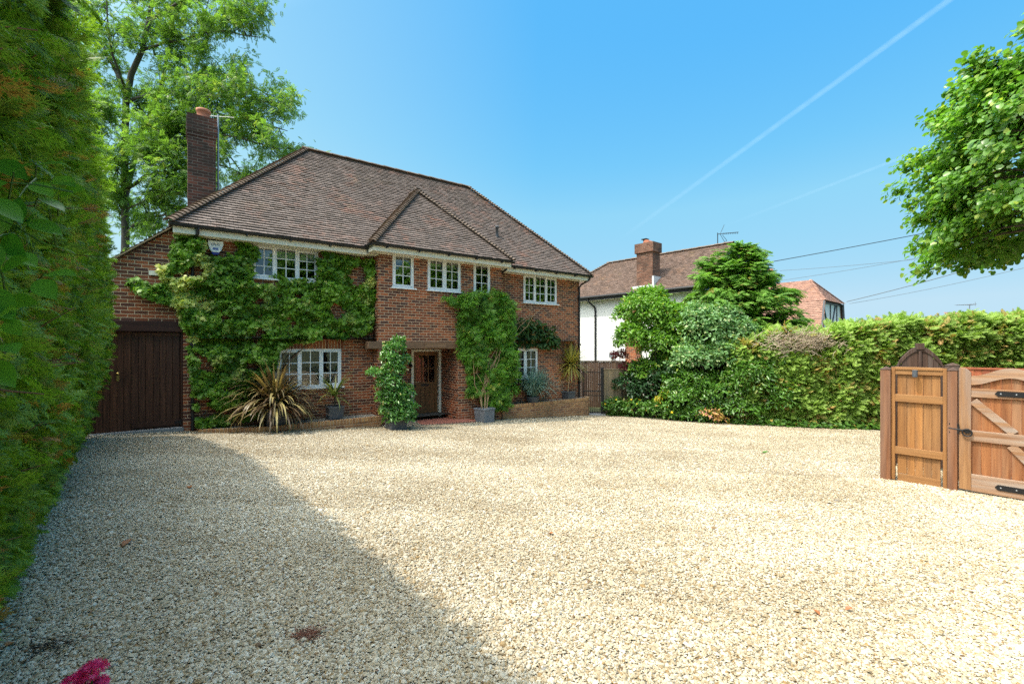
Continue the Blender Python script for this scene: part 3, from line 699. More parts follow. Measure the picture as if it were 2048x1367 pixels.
    # ---- garage door
    g = MB(); x = -2.3
    r = random.Random(4)
    while x < -.03:
        wd = r.choice([.105, .115, .125]); x2 = min(x + wd, -.012); q = r.uniform(0, .006); g.box(x + .003, x2 - .003, .11 + q, .16, -.22, 1.885); x = x2
    g.box(-.82, -.02, .095, .125, 1.80, 1.87); g.box(-.85, -.02, .09, .125, -.14, -.03); g.box(-2.33, -2.30, .06, .2, -.3, 1.9); g.box(-.012, .03, .06, .2, -.3, 1.9)
    g.box(-2.35, .03, .165, .18, -.3, 1.9)
    gd = g.build('garage_door', M['gdoor'], house, bevel=.004)
    hd = MB(); hd.lathe([(.028, -.02), (.034, 0), (.02, .02), (0, .03)], 12); hd.box(-.02, .02, -.012, .012, -.16, -.04)
    ho = hd.build('handle', simple('brass', (.55, .38, .12), .3, metal=.9), gd); ho.location = (-1.06, .09, 1.02)
    hh = MB(); hh.box(-.12, .0, .075, .092, -.10, -.06); hh.box(-.03, .01, .06, .095, -.14, -.02); hh.build('hinge', M['iron'], gd)
    b = MB(); b.box(-2.4, .034, -.03, .14, 1.89, 2.11); b.build('garage_lintel', M['gbeam'], house, bevel=.008)
    t = MB(); t.box(-2.4, .04, -.06, .2, -.42, -.19); t.build('threshold', M['concrete'], house)
    # ---- porch
    b = MB(); b.box(3.95, 7.2, -.47, -.18, 1.505, 1.70); bm_ = b.build('porch_beam', M['oakbeam'], house, bevel=.012)
    n_ = MB(); n_.box(5.55, 6.22, -.50, -.472, 1.53, 1.665); n_.box(5.55, 6.22, -.51, -.50, 1.53, 1.545); n_.box(5.55, 6.22, -.51, -.50, 1.65, 1.665); n_.build('name_board', M['oakbeam'], bm_)
    b = MB(); b.quad((4.78, -.4, 1.502), (6.63, -.4, 1.502), (6.63, .66, 1.502), (4.78, .66, 1.502)); b.build('porch_ceiling', M['oakbeam'], house)
    f = MB(); f.hexa([(4.4, -.86, -1), (7.0, -.86, -1), (7.0, .78, -1), (4.4, .78, -1), (4.4, -.86, -.545), (7.0, -.86, -.60), (7.0, .78, -.645), (4.4, .78, -.635)]); f.build('porch_step', M['tilefloor'], house, bevel=.01)
    # door and its frame
    fr = MB(); fr.box(5.62, 5.70, .60, .70, -.66, 1.44); fr.box(6.54, 6.62, .60, .70, -.66, 1.44); fr.box(5.62, 6.62, .60, .70, 1.405, 1.47); fr.build('door_frame', M['cream'], house, bevel=.004)
    d_ = MB(); a, b2 = 5.705, 6.535; y = .69
    d_.box(a, a + .10, y, y + .05, -.63, 1.40); d_.box(b2 - .10, b2, y, y + .05, -.63, 1.40); d_.box(a + .1, b2 - .1, y, y + .05, 1.28, 1.40); d_.box(a + .1, b2 - .1, y, y + .05, .28, .46)
    d_.box(a + .1, b2 - .1, y, y + .05, -.63, -.52)
    n = 4; bw = (b2 - a - .2) / n
    for i in range(n): d_.box(a + .1 + i * bw + .004, a + .1 + (i + 1) * bw - .004, y + .012, y + .045, -.52, .28)
    for i in (1, 2): q = a + .1 + (b2 - a - .2) * i / 3; d_.box(q - .014, q + .014, y + .008, y + .045, .46, 1.28)
    d_.box(a + .1, b2 - .1, y + .009, y + .044, .86, .885)
    do = d_.build('front_door', M['oakdoor'], house, bevel=.004)
    p = MB(); p.quad((a + .1, y + .03, .46), (b2 - .1, y + .03, .46), (b2 - .1, y + .03, 1.28), (a + .1, y + .03, 1.28)); p.build('pane', M['glass'], do)
    k = MB(); k.box(a + .27, a + .52, y - .012, y + .001, .33, .41); k.build('letterbox', M['iron'], do, bevel=.004)
    k = MB(); k.lathe([(.045, 0), (.045, .012), (.018, .02), (.018, .05), (.032, .06), (.03, .08), (0, .085)], 14); h = k.build('handle', M['iron'], do, smooth=True); h.location = (a + .05, y, .36); h.rotation_euler = (math.radians(90), 0, 0)
build_house()

# ------------------------------------------------------------------ small things on the house
def on_house(name, label, cat, s, d, z, group=None): return thing(name, label, cat, H(s, d, z), TH, group)
def wall_bits():
    t = on_house('alarm_box', 'white burglar alarm box with blue base and grey lettering under the eaves', 'alarm box', .62, -.10, 3.80)
    b = MB(); b.prism([(-.14, .13), (-.15, .06), (-.10, -.09), (-.06, -.125), (.06, -.125), (.10, -.09), (.15, .06), (.14, .13)], -.09, 0); b.box(-.07, .07, 0, .1, -.06, .08); b.build('cover', M['white'], t, bevel=.01)
    b = MB(); b.prism([(-.085, -.128), (-.05, -.18), (.05, -.18), (.085, -.128)], -.085, 0); b.build('base', simple('blue_plastic', (.015, .03, .22), .35), t, bevel=.006)
    b = MB(); x = -.085
    for i in range(7):
        q = .012 + .006 * (i % 3); b.add([(x, -.0915, .02), (x + .009, -.0915, .02), (x + .019, -.0915, .055 + q), (x + .010, -.0915, .055 + q)], [(0, 1, 2, 3)])
        if i % 2 == 0: b.quad((x + .008, -.0914, .05), (x + .024, -.0914, .05), (x + .026, -.0914, .06), (x + .010, -.0914, .06))
        x += .024
    b.build('lettering', simple('grey_print', (.10, .11, .12), .5), t)
    b = MB()
    for i in range(4):
        x = -.055 + i * .028; b.quad((x, -.0915, -.075), (x + .021, -.0915, -.075), (x + .021, -.0915, -.025), (x, -.0915, -.025))
    b.build('badge', simple('blue_print', (.02, .06, .35), .5), t)
    t = on_house('wall_plaque', 'small cream plaque on the brick gable above the garage door', 'plaque', -.47, -.0, 3.13)
    b = MB(); b.box(-.085, .085, -.035, 0, -.05, .05); b.build('plate', M['cream'], t, bevel=.004)
    b = MB(); b.box(-.09, .09, -.006, 0, -.06, -.05); b.build('base', M['black'], t)
    t = on_house('wall_lantern', 'black iron wall lantern with glass panes beside the front door', 'lantern', 5.42, .66, 1.20)
    b = MB(); b.box(-.05, .05, -.02, 0, -.16, .06); b.tube([(0, -.01, -.1), (0, -.09, -.16), (0, -.15, -.10), (0, -.15, -.06)], .009, 8); b.build('bracket', M['iron'], t)
    b = MB(); b.lathe([(.03, -.06), (.075, .09)], 6, (0, -.15)); b.build('lantern_glass', M['glass'], t)
    b = MB(); b.lathe([(.09, .09), (.06, .13), (.02, .16), (.012, .19), (0, .2)], 6, (0, -.15)); b.lathe([(.0, -.075), (.035, -.07), (.032, -.055)], 6, (0, -.15))
    for k in range(6):
        q = k * math.pi / 3; b.tube([(.031 * math.cos(q), -.15 + .031 * math.sin(q), -.06), (.076 * math.cos(q), -.15 + .076 * math.sin(q), .09)], .005, 5)
    b.build('lantern_cap', M['iron'], t)
    t = on_house('door_bell', 'black iron door bell on the brickwork left of the front door', 'bell', 5.60, .66, 1.0)
    b = MB(); b.box(-.012, .012, -.08, 0, .05, .07); b.lathe([(.06, -.05), (.045, -.01), (.03, .03), (.0, .05)], 12, (0, -.07)); b.build('bell_body', M['iron'], t)
    m = MB(); n = 18; m.prismz([(.36 * math.cos(-math.pi * k / n), .30 * math.sin(-math.pi * k / n)) for k in range(n + 1)], 0, .018)
    tag(m.build('doormat', simple('coir', (.16, .11, .065), .95, var=.3, vscale=60, bump=.6, bscale=200), loc=H(6.12, .57, -.632), rotz=TH), 'half round brown coir mat on the red step at the front door', 'doormat')
    t = on_house('aerial_mast', 'tall silver television mast clamped beside the brick chimney', 'aerial', .80, 2.25, 5.9)
    b = MB(); b.tube([(0, 0, -.9), (0, 0, 1.9)], .022, 8); b.build('pole', M['steel'], t)
    b = MB(); b.box(-.06, .05, -.05, .05, -.35, -.25); b.build('bracket', M['iron'], t)
    b = MB(); b.tube([(-.5, .25, 1.84), (.35, -.2, 1.84)], .005, 6)
    for k in range(7):
        q = -.45 + k * .12; b.tube([(q - .07, .22 - k * .064 - .13, 1.84), (q + .07, .22 - k * .064 + .13, 1.84)], .004, 4)
    b.build('antenna', M['steel'], t)
wall_bits()

# ------------------------------------------------------------------ planters, pots and plants by the house
def offset_strip(pts, w):
    o = []
    for i, p in enumerate(pts):
        a = Vector(pts[max(i - 1, 0)]); b = Vector(pts[min(i + 1, len(pts) - 1)]); t = (b - a).normalized(); o.append((p[0] - t.y * w, p[1] + t.x * w))
    return o
def planter(label, pts, ztop, zbot, fill):
    t = on_house('brick_planter', label, 'planter', 0, 0, 0)
    def strip(p, q, z0, z1):
        m = MB(); n = len(p)
        for i in range(n - 1):
            m.hexa([(*p[i], z0), (*p[i + 1], z0), (*q[i + 1], z0), (*q[i], z0), (*p[i], z1), (*p[i + 1], z1), (*q[i + 1], z1), (*q[i], z1)])
        return m
    inn = offset_strip(pts, .10)
    strip(pts, inn, zbot, ztop - .1).build('retaining_wall', M['brick_planter'], t)
    strip(offset_strip(pts, -.006), offset_strip(pts, .106), ztop - .1, ztop).build('coping', M['brick_coping'], t)
    m = MB(); poly = [p for p in inn] + [(inn[-1][0], -.002), (inn[0][0], -.002)]; m.prismz(poly, ztop - .12, ztop - .03)
    m.build('gravel_fill', M['gravel_fill'], t)
M['gravel_fill'] = simple('pale_gravel_fill', (.33, .30, .25), .9, var=.6, vscale=45, bump=1.0, bscale=60)
planter('low brick edged bed under the ground floor window left of the porch', [(.28, -.03), (.32, -.28), (.6, -.48), (1.0, -.62), (1.5, -.74), (2.2, -.78), (3.0, -.78), (4.2, -.76)], -.235, -.75, None)
planter('taller curved brick raised bed along the wall right of the porch', [(8.23, -.47), (9.5, -.47), (11.0, -.48), (11.8, -.46), (12.1, -.40), (12.3, -.27), (12.38, -.1), (12.4, .05)], -.315, -1.2, None)

def square_pot(label, s, d, z, w, h, mat, panel=True, rot=0.0, rim=.03):
    t = thing('plant_pot', label, 'plant pot', H(s, d, z), TH + rot)
    b = MB(); a = w / 2; q = a * .9
    b.hexa([(-q, -q, 0), (q, -q, 0), (q, q, 0), (-q, q, 0), (-a, -a, h), (a, -a, h), (a, a, h), (-a, a, h)])
    b.build('body', mat, t, bevel=.006)
    r = MB()
    for x0, x1, y0, y1 in ((-a - .012, a + .012, -a - .012, -a + .02), (-a - .012, a + .012, a - .02, a + .012), (-a - .012, -a + .02, -a + .02, a - .02), (a - .02, a + .012, -a + .02, a - .02)):
        r.box(x0, x1, y0, y1, h - rim, h + .015)
    r.build('rim', mat, t, bevel=.004)
    if panel:
        p = MB()
        for sg in (1, -1):
            for k in range(2):
                c = .5 * (a + q) * (1 - .0)
                f = lambda u, v, o: ((u, sg * -(c + o), v) if k == 0 else (sg * (c + o), u, v))
                for (u0, u1, v0, v1) in ((-a * .6, a * .6, h * .16, h * .20), (-a * .6, a * .6, h * .74, h * .78), (-a * .6, -a * .54, h * .2, h * .74), (a * .54, a * .6, h * .2, h * .74)):
                    p.hexa([f(u0, v0, -.02), f(u1, v0, -.02), f(u1, v0, .012), f(u0, v0, .012), f(u0, v1, -.02), f(u1, v1, -.02), f(u1, v1, .012), f(u0, v1, .012)])
        p.build('moulded_panel', mat, t)
    so = MB(); so.quad((-a + .015, -a + .015, h - .01), (a - .015, -a + .015, h - .01), (a - .015, a - .015, h - .01), (-a + .015, a - .015, h - .01)); so.build('soil', M['soil'], t)
    return t
def round_pot(label, s, d, z, r, h, mat):
    t = thing('plant_pot', label, 'plant pot', H(s, d, z), TH)
    b = MB(); b.lathe([(0, 0), (r * .82, 0), (r, h - .04), (r + .012, h - .04), (r + .012, h), (r - .015, h), (r - .02, h - .03)], 24); b.build('body', mat, t, smooth=False)
    so = MB(); so.lathe([(r - .02, h - .03), (0, h - .025)], 20); so.build('soil', M['soil'], t)
    return t

def blades(n, L, width, el, droop, rng, L_var=.25, seg=7, base_r=.03, base_h=.0, w_base=.6, twist=.0):
    """arching strap leaves; returns V,F(quad),tone"""
    V = []; F = []; T = []
    for i in range(n):
        az = rng.uniform(0, 2 * math.pi); e = math.radians(rng.uniform(*el)); l = L * rng.uniform(1 - L_var, 1 + L_var * .6); dr = rng.uniform(*droop)
        wd = width * rng.uniform(.7, 1.15); tone = rng.random() ** 2
        c = np.array((math.cos(az), math.sin(az), 0)); side = np.array((-math.sin(az), math.cos(az), 0))
        p = c * base_r * rng.uniform(.2, 1) + np.array((0, 0, base_h * rng.uniform(0, 1))); o = len(V); ang = e
        for k in range(seg + 1):
            u = k / seg; ww = wd * min(1, (w_base + u * 2)) * (1 - u ** 3) + .001
            nz = np.array((-c[0] * math.sin(ang), -c[1] * math.sin(ang), math.cos(ang)))
            V.append(p - side * ww / 2 + nz * ww * .18); V.append(p + side * ww / 2 + nz * ww * .18); T += [tone, tone]
            p = p + (c * math.cos(ang) + np.array((0, 0, 1)) * math.sin(ang)) * l / seg
            side = side + np.array((0, 0, twist * rng.uniform(-1, 1))); side /= np.linalg.norm(side)
            ang -= dr / seg * (.4 + 1.4 * u)
            if ang < -1.5: ang = -1.5
        for k in range(seg): F.append((o + 2 * k, o + 2 * k + 1, o + 2 * k + 3, o + 2 * k + 2))
    return np.array(V), np.array(F), np.array(T)

def strap_plants():
    rng = np.random.default_rng(5)
    square_pot('weathered grey square pot holding the bronze flax', 1.78, -.42, -.265, .42, .40, M['lead_dark'], panel=False)
    t = on_house('flax_plant', 'big bronze and olive New Zealand flax arching over its square pot by the window', 'plant', 1.78, -.42, .08)
    V, F, T = blades(420, 1.12, .060, (-5, 88), (.25, 2.5), rng, base_r=.13, base_h=.15, twist=.05)
    np_obj('foliage', V, F, M['phormium'], t, attrs={'tone': T})
    square_pot('slate grey square pot with moulded panel holding the small green cordyline', 3.12, -.42, -.265, .36, .33, M['lead_dark'])
    t = on_house('cordyline', 'small green cordyline with long drooping blades in a slate pot', 'plant', 3.12, -.42, .06)
    V, F, T = blades(52, .74, .05, (-15, 75), (.2, 1.5), rng, base_r=.03, base_h=.05); V[:, 2] += .25
    np_obj('foliage', V, F, M['cord_green'], t, attrs={'tone': T})
    b = MB(); b.tube([(0, 0, -.03), (.01, 0, .28)], .022, 8); b.build('stem', M['bark'], t)
    square_pot('low dark grey pot holding the yellow cordyline on the raised bed', 11.32, -.2, -.345, .36, .27, M['lead_dark'], panel=False)
    t = on_house('cordyline', 'yellow striped cordyline with a spiky round head on a bare stem', 'plant', 11.32, -.2, -.10)
    V, F, T = blades(230, .78, .048, (-62, 88), (.0, .45), rng, base_r=.03, base_h=.1); V[:, 0] += .14; V[:, 2] += .98
    np_obj('foliage', V, F, M['cord_yellow'], t, attrs={'tone': T})
    b = MB(); b.tube([(-.02, 0, 0), (.0, 0, .3), (.06, 0, .65), (.14, 0, 1.05)], [.022, .02, .019, .017], 8); b.build('stem', simple('pale_stem', (.36, .25, .14), .8, var=.3), t)
    round_pot('dark round pot almost hidden under the blue grass', 9.62, -.26, -.345, .22, .22, M['lead_dark'])
    t = on_house('blue_fescue', 'rounded tuft of blue grey grass in a dark pot on the raised bed', 'ornamental grass', 9.62, -.26, -.13)
    V, F, T = blades(900, 1.12, .018, (35, 88), (.6, 2.4), rng, base_r=.12, seg=6)
    np_obj('foliage', V, F, M['fescue'], t, attrs={'tone': T * .5})
strap_plants()

# ------------------------------------------------------------------ climbers
def in_poly2(x, y, poly): return in_poly(np.asarray(x), np.asarray(y), poly)
def wall_climber(name, label, cat, poly, n, mat, size, thick, rng, t, gap=None, tone_p=.06, d0=0.0, tone_fn=None, bump=.6):
    """leaves over an outline drawn on the facade (s,z), clumped, hanging in front of the wall plane d0"""
    th = on_house(name, label, cat, 0, d0, 0)
    P = np.array(poly); lo, hi = P.min(0), P.max(0)
    s = rng.uniform(lo[0], hi[0], n * 5); z = rng.uniform(lo[1], hi[1], n * 5); ok = in_poly2(s, z, poly)
    s, z = s[ok], z[ok]
    nz = np.array([mnoise.noise((a * 2.1, b * 2.1, 3.3)) + .6 * mnoise.noise((a * 5.5, b * 6.5, 9.1)) for a, b in zip(s, z)])
    keep = rng.random(len(s)) < np.clip(.85 + nz * 1.0, .3, 1.0)
    if gap is not None: keep &= ~gap(s, z)
    s, z, nz = s[keep][:n], z[keep][:n], nz[keep][:n]; m = len(s)
    dep = thick * np.clip(.35 + bump * nz, .08, 1) * rng.uniform(.25, 1.15, m)
    pos = np.stack([s, -dep - .01, z], 1)
    ax = np.stack([rng.normal(0, .7, m), rng.normal(-.35, .3, m), rng.normal(-.55, .5, m)], 1)
    nor = np.stack([rng.normal(-.25, .5, m), -np.abs(rng.normal(.7, .35, m)), rng.normal(.65, .4, m)], 1)
    tone = (rng.random(m) < tone_p) * rng.uniform(.4, 1, m)
    if tone_fn is not None: tone = np.maximum(tone, tone_fn(s, z, rng))
    scatter('foliage', t, pos, basis(ax, nor), size * rng.uniform(.6, 1.25, m), mat, th, tone=tone)
    return th
def climbers():
    rng = np.random.default_rng(21)
    poly = [(-.10, 4.02), (.30, 3.99), (1.20, 3.99), (1.42, 3.9), (1.47, 3.72), (1.36, 3.5), (1.34, 3.3), (1.5, 3.27), (1.9, 3.30), (2.1, 3.22), (2.5, 3.28), (2.75, 3.2), (2.80, 3.45), (2.76, 3.75), (2.79, 3.97), (3.3, 3.93), (4.2, 3.9), (4.26, 3.1), (4.30, 2.75), (4.28, 2.35), (4.15, 2.05), (3.95, 1.90), (3.65, 1.86), (3.35, 1.76), (3.0, 1.82), (2.6, 1.70), (2.2, 1.66), (1.90, 1.5), (1.84, 1.2), (1.78, .8), (1.65, .3), (1.5, -.1), (1.1, -.2), (.3, -.2), (.22, .4), (.15, 1.2), (.1, 1.9), (-.02, 2.1), (-.1, 2.45), (-.45, 2.55), (-.8, 2.75), (-.95, 2.95), (-.75, 3.0), (-.5, 2.85), (-.3, 2.95), (-.42, 3.25), (-.2, 3.35), (-.18, 3.75)]
    def gap(s, z):
        box = (s > .40) & (s < .84) & (z > 3.58)
        g = np.array([mnoise.noise((a * 1.7 + 9, b * 3.0, 1.1)) for a, b in zip(s, z)])
        low = (z < 1.2 + .9 * np.sin(s * 5.3) * .5) & (s > .4)
        return (g < -.37) | (low & (g < -.20)) | box
    def tn(s, z, r):
        a = np.array([mnoise.noise((x * 3.2 + 4, y * 3.2, 5.5)) for x, y in zip(s, z)])
        edge = (((s < .55) & (s > -.9)) | (s > 4.0)) & (z > 1.4)  # sunlit highlights put into the leaf colour along the climber's outer edges
        return np.where(edge & (a > .22), r.uniform(.25, .9, len(s)), np.where(a > .42, r.uniform(.1, .35, len(s)), 0))
    th = wall_climber('climbing_hydrangea', 'broad leafy climber covering the wall around the upstairs window beside the garage', 'climber', poly, 24000, M['ivy'], .095, .46, rng, lobed_t(), gap, .02, tone_fn=tn)
    b = MB()
    for k in range(26):
        x = rng.uniform(.5, 1.5); z = -.2; pts = [(x, -.05, z)]
        dx = rng.uniform(-.10, .22)
        for q in range(9):
            x += dx + rng.normal(0, .12); z += rng.uniform(.22, .42); pts.append((min(max(x, .3), 4.1), -.03 - .03 * rng.random(), min(z, 3.2)))
        b.tube(pts, [max(.004, .014 - .0012 * q) for q in range(len(pts))], 5)
    b.build('stems', M['twig'], th)
    # wisteria-like climber in its lead planter
    square_pot('silver grey square metal planter with framed panels at the foot of the porch climber', 7.32, -.83, -.70, .44, .42, M['lead'], rot=math.radians(12), panel=False)
    poly = [(6.05, 3.02), (6.5, 3.0), (6.6, 3.05), (7.1, 3.25), (7.5, 3.2), (7.75, 3.3), (8.3, 3.25), (8.45, 2.9), (8.4, 2.4), (8.48, 1.9), (8.5, 1.3), (8.55, .7), (8.45, .0), (8.2, -.35), (7.8, -.30), (7.5, -.2), (7.3, .1), (7.05, .2), (6.85, .1), (6.95, .6), (6.85, 1.2), (6.55, 1.3), (6.6, 1.9), (6.5, 2.3), (6.7, 2.75), (6.3, 2.85)]
    def gap2(s, z):
        g = np.array([mnoise.noise((a * 2.4 + 2, b * 2.4, 7.7)) for a, b in zip(s, z)]); return (g < -.36) | ((z < -.05) & (s < 7.5) & (g < -.1))
    th = wall_climber('porch_climber', 'tall feathery green climber in a metal planter covering the brick pier right of the door', 'climber', poly, 7500, M['wisteria'], .18, .42, rng, pinnate_t(4, .15), gap2, .04, d0=-.5, bump=.7)
    b = MB()
    for k in range(9):
        x = rng.uniform(-.12, .12); pts = [(7.3 + x, -.35, -.3)]; z = -.3
        for q in range(9): x += rng.normal(.03, .07); z += .36; pts.append((7.3 + x * (1 + q * .35), -.3 + .03 * q * (q < 9), z))
        b.tube(pts, [.012 - .0009 * q for q in range(len(pts))], 5)
    b.build('stems', simple('pale_cane', (.33, .22, .12), .8, var=.3), th)
    poly = [(8.5, 2.75), (9.0, 2.5), (9.6, 2.45), (10.2, 2.35), (10.7, 2.1), (10.95, 1.85), (10.8, 1.6), (10.3, 1.5), (10.05, 1.58), (9.6, 1.62), (9.15, 1.5), (9.1, 1.2), (8.75, .9), (8.4, 1.2)]
    wall_climber('wall_climber', 'dark leaved climber spreading over the wall above the small ground floor window', 'climber', poly, 1500, M['darkvine'], .17, .38, rng, leaf_t(.42), None, .12)
    # bushy shrub filling the corner of the raised bed
    return
climbers()

# ------------------------------------------------------------------ shrubs made of leaf clumps
def shell(blobs, n, rng, inner=.62, up=.0):
    w_ = np.array([b[3] * b[4] + b[3] * b[5] + b[4] * b[5] for b in blobs]); w_ = w_ / w_.sum()
    ix = rng.choice(len(blobs), n, p=w_); B = np.array(blobs)[ix]
    d = unit(rng.normal(0, 1, (n, 3))); d[:, 2] = np.where(d[:, 2] < -.3, -d[:, 2] * .6, d[:, 2]); d = unit(d)
    lump = np.array([mnoise.noise((a[0] * 2.3 + i * 3.1, a[1] * 2.3, a[2] * 2.3)) for a, i in zip(d, ix)])
    r = rng.uniform(inner, 1.0, n) ** .6 * (1 + .42 * lump) + rng.normal(0, .03, n)
    return B[:, :3] + d * B[:, 3:6] * r[:, None], d
def shrub(name, label, cat, blobs, n, mat, size, rng, t=None, tone_p=.03, stems=None, axis_down=.3, parent_loc=None, group=None, flat=.6, extra=None, inner=.62):
    blobs = [tuple(map(float, b)) for b in blobs]
    c = np.array(blobs)[:, :3].mean(0); base = (c[0], c[1], gz(c[0], c[1]))
    th = thing(name, label, cat, base, 0, group)
    pos, d = shell(blobs, n, rng, inner)
    ax = d * .5 + rng.normal(0, .55, (n, 3)) - np.array((0, 0, axis_down)); nor = d * .6 + rng.normal(0, flat * .6, (n, 3)) + np.array((0, 0, .5))
    tone = (rng.random(n) < tone_p) * rng.uniform(.4, 1, n)
    scatter('foliage', t or leaf_t(), pos - np.array(base), basis(ax, nor), size * rng.uniform(.65, 1.3, n), mat, th, tone=tone)
    b = MB(); r = random.Random(int(n))
    for bl in blobs:
        for k in range(stems if stems is not None else 4):
            p0 = Vector((c[0] + r.uniform(-.12, .12) * bl[3], c[1] + r.uniform(-.12, .12) * bl[4], gz(c[0], c[1]) - .05)) - Vector(base)
            p1 = Vector((bl[0] + r.uniform(-.5, .5) * bl[3], bl[1] + r.uniform(-.5, .5) * bl[4], bl[2] + r.uniform(-.2, .6) * bl[5])) - Vector(base)
            m = p0.lerp(p1, .5) + Vector((r.uniform(-.1, .1), r.uniform(-.1, .1), .1)); q = max(.012, .03 * (bl[3] + bl[5]) / 2)
            b.tube([p0, p0.lerp(m, .5), m, m.lerp(p1, .5), p1], [q, q * .8, q * .6, q * .45, q * .25], 6)
    if b.v: b.build('stems', M['bark'], th, smooth=True)
    return th
def PX(x, y, Zd):                       # direction of a point seen at picture position (x, y) on the photo, at a given distance
    return ((x - 1024) / 910 * Zd, Zd, 1.6 - (y - 690) / 910 * Zd)
def shrubs():
    rng = np.random.default_rng(31)
    # potted bush left of the door
    q = H(4.42, -1.35); zb = gz(q.x, q.y)
    square_pot('grey square pot half buried under the glossy bush left of the door', 4.36, -1.35, zb - .02, .44, .34, M['lead_dark'], panel=False)
    bl = [(*H(4.42, -1.38)[:2], -.2, .36, .34, .22), (*H(4.40, -1.35)[:2], .0, .42, .36, .34), (*H(4.30, -1.35)[:2], .30, .38, .32, .30), (*H(4.18, -1.35)[:2], .66, .30, .26, .26), (*H(4.30, -1.32)[:2], .98, .27, .24, .24), (*H(4.22, -1.3)[:2], 1.27, .24, .2, .19), (*H(3.86, -1.3)[:2], .93, .20, .18, .10), (*H(4.55, -1.25)[:2], 1.22, .18, .14, .12), (*H(4.34, -1.3)[:2], 1.52, .26, .18, .18), (*H(4.44, -1.3)[:2], 1.70, .15, .12, .12), (*H(4.62, -1.35)[:2], .42, .2, .2, .2)]
    shrub('potted_bush', 'tall glossy light green evergreen bush in a pot left of the front door', 'bush', bl, 5200, M['bush'], .10, rng, leaf_t(.36), .03, 3)
    bl = [(*H(8.55, -.28)[:2], .1, .34, .3, .35), (*H(8.6, -.22)[:2], .55, .38, .3, .4), (*H(8.62, -.2)[:2], 1.0, .34, .28, .35)]
    shrub('corner_shrub', 'leafy green shrub in the raised bed between porch climber and small window', 'shrub', bl, 1400, M['wisteria'], .12, rng, leaf_t(.4), .03, 3)
    # border right of the iron gate
    bl = [(*PX(1352, 662, 17.2), .75, .6, .8), (*PX(1318, 640, 17.4), .8, .7, .8), (*PX(1295, 745, 17.4), .85, .6, .5), (*PX(1345, 725, 17.3), .7, .6, .5), (*PX(1288, 625, 17.6), 1.05, .9, .75), (*PX(1262, 680, 17.3), .62, .7, .75), (*PX(1320, 690, 17.3), .75, .8, .8), (*PX(1300, 600, 17.8), .6, .6, .55), (*PX(1345, 640, 17.6), .6, .7, .6)]
    shrub('evergreen_shrub', 'tall bright green shrub in front of the white house wall', 'shrub', bl, 17000, M['shrub_bright'], .14, rng, leaf_t(.45), .05, 3)
    bl = [(*PX(1255, 770, 17.2), .5, .5, .38), (*PX(1285, 785, 17.0), .6, .55, .5), (*PX(1330, 760, 16.9), .7, .6, .6), (*PX(1280, 745, 17.4), .55, .5, .3)]
    shrub('shade_shrub', 'dark green shrub against the timber fence beside the iron gate', 'shrub', bl, 2300, M['shrub_dark'], .14, rng, leaf_t(.4), .05, 2)
    bl = [(*PX(1240, 712, 17.6), .3, .3, .3), (*PX(1252, 735, 17.5), .3, .3, .25)]
    shrub('red_shrub', 'small red leaved shrub in front of the white wall beside the bright green shrub', 'shrub', bl, 420, M['red_leaf'], .12, rng, leaf_t(.4), .3, 2, inner=.2)
    bl = [(*PX(1392, 640, 16.8), .7, .6, .6), (*PX(1478, 668, 16.4), .7, .6, .6), (*PX(1420, 665, 16.6), 1.05, .8, .85), (*PX(1385, 720, 16.3), .75, .7, .65), (*PX(1455, 715, 16.3), .85, .7, .75), (*PX(1440, 630, 16.8), .7, .6, .45)]
    shrub('variegated_shrub', 'pale variegated shrub below the conifer', 'shrub', bl, 8500, M['shrub_pale'], .13, rng, leaf_t(.5), .14, 3)
    bl = [(*PX(1370, 800, 15.9), .8, .5, .6), (*PX(1400, 830, 15.7), .7, .4, .35), (*PX(1375, 780, 16.2), .9, .7, .75), (*PX(1440, 790, 15.9), .9, .7, .75), (*PX(1500, 760, 15.8), .9, .8, .95), (*PX(1530, 715, 16.0), .7, .7, .8), (*PX(1480, 820, 15.5), .9, .5, .4), (*PX(1560, 800, 15.4), .6, .5, .7)]
    shrub('laurel_shrub', 'glossy dark laurel mass in the middle of the border beneath the pale shrub', 'shrub', bl, 10000, M['laurel'], .145, rng, leaf_t(.36), .05, 3)
    bl = [(*PX(1332, 793, 16.1), .2, .2, .22), (*PX(1318, 800, 16.2), .14, .14, .14)]
    shrub('golden_shrub', 'small golden yellow shrub glowing among the dark laurel leaves', 'shrub', bl, 260, M['yellow_leaf'], .11, rng, leaf_t(.4), .2, 2, inner=.2)
    bl = [(*PX(1230, 812, 17.0), .42, .4, .3), (*PX(1270, 815, 16.7), .5, .4, .3), (*PX(1312, 818, 16.3), .5, .4, .3), (*PX(1350, 826, 16.0), .45, .4, .28)]
    th = shrub('border_perennial', 'low leafy perennials dotted with yellow flowers at the foot of the iron gate post', 'flower bed', bl, 1900, M['ground_ivy'], .13, rng, leaf_t(.45), .03, 2)
    pos, d = shell([tuple(map(float, b)) for b in bl], 26, rng, .95); base = np.array(th.location)
    scatter('flowers', leaf_t(.9), pos - base + np.array((0, -.06, .05)), basis(rng.normal(0, 1, (26, 3)), d + np.array((0, -1, .6))), rng.uniform(.06, .1, 26), M['yellow_flower'], th)
    bl = [(*PX(1421, 828, 15.2), .4, .2, .16), (*PX(1440, 838, 15.1), .24, .18, .12)]
    shrub('pink_shrub', 'small patch of yellowing and pinkish leaves low in the border under the laurel', 'plant', bl, 150, leaf_mat('pinkish_leaf', (.45, .22, .12), (.5, .36, .08), (.5, .2, .2), .3), .11, rng, leaf_t(.45), .2, 1, inner=.3)
shrubs()

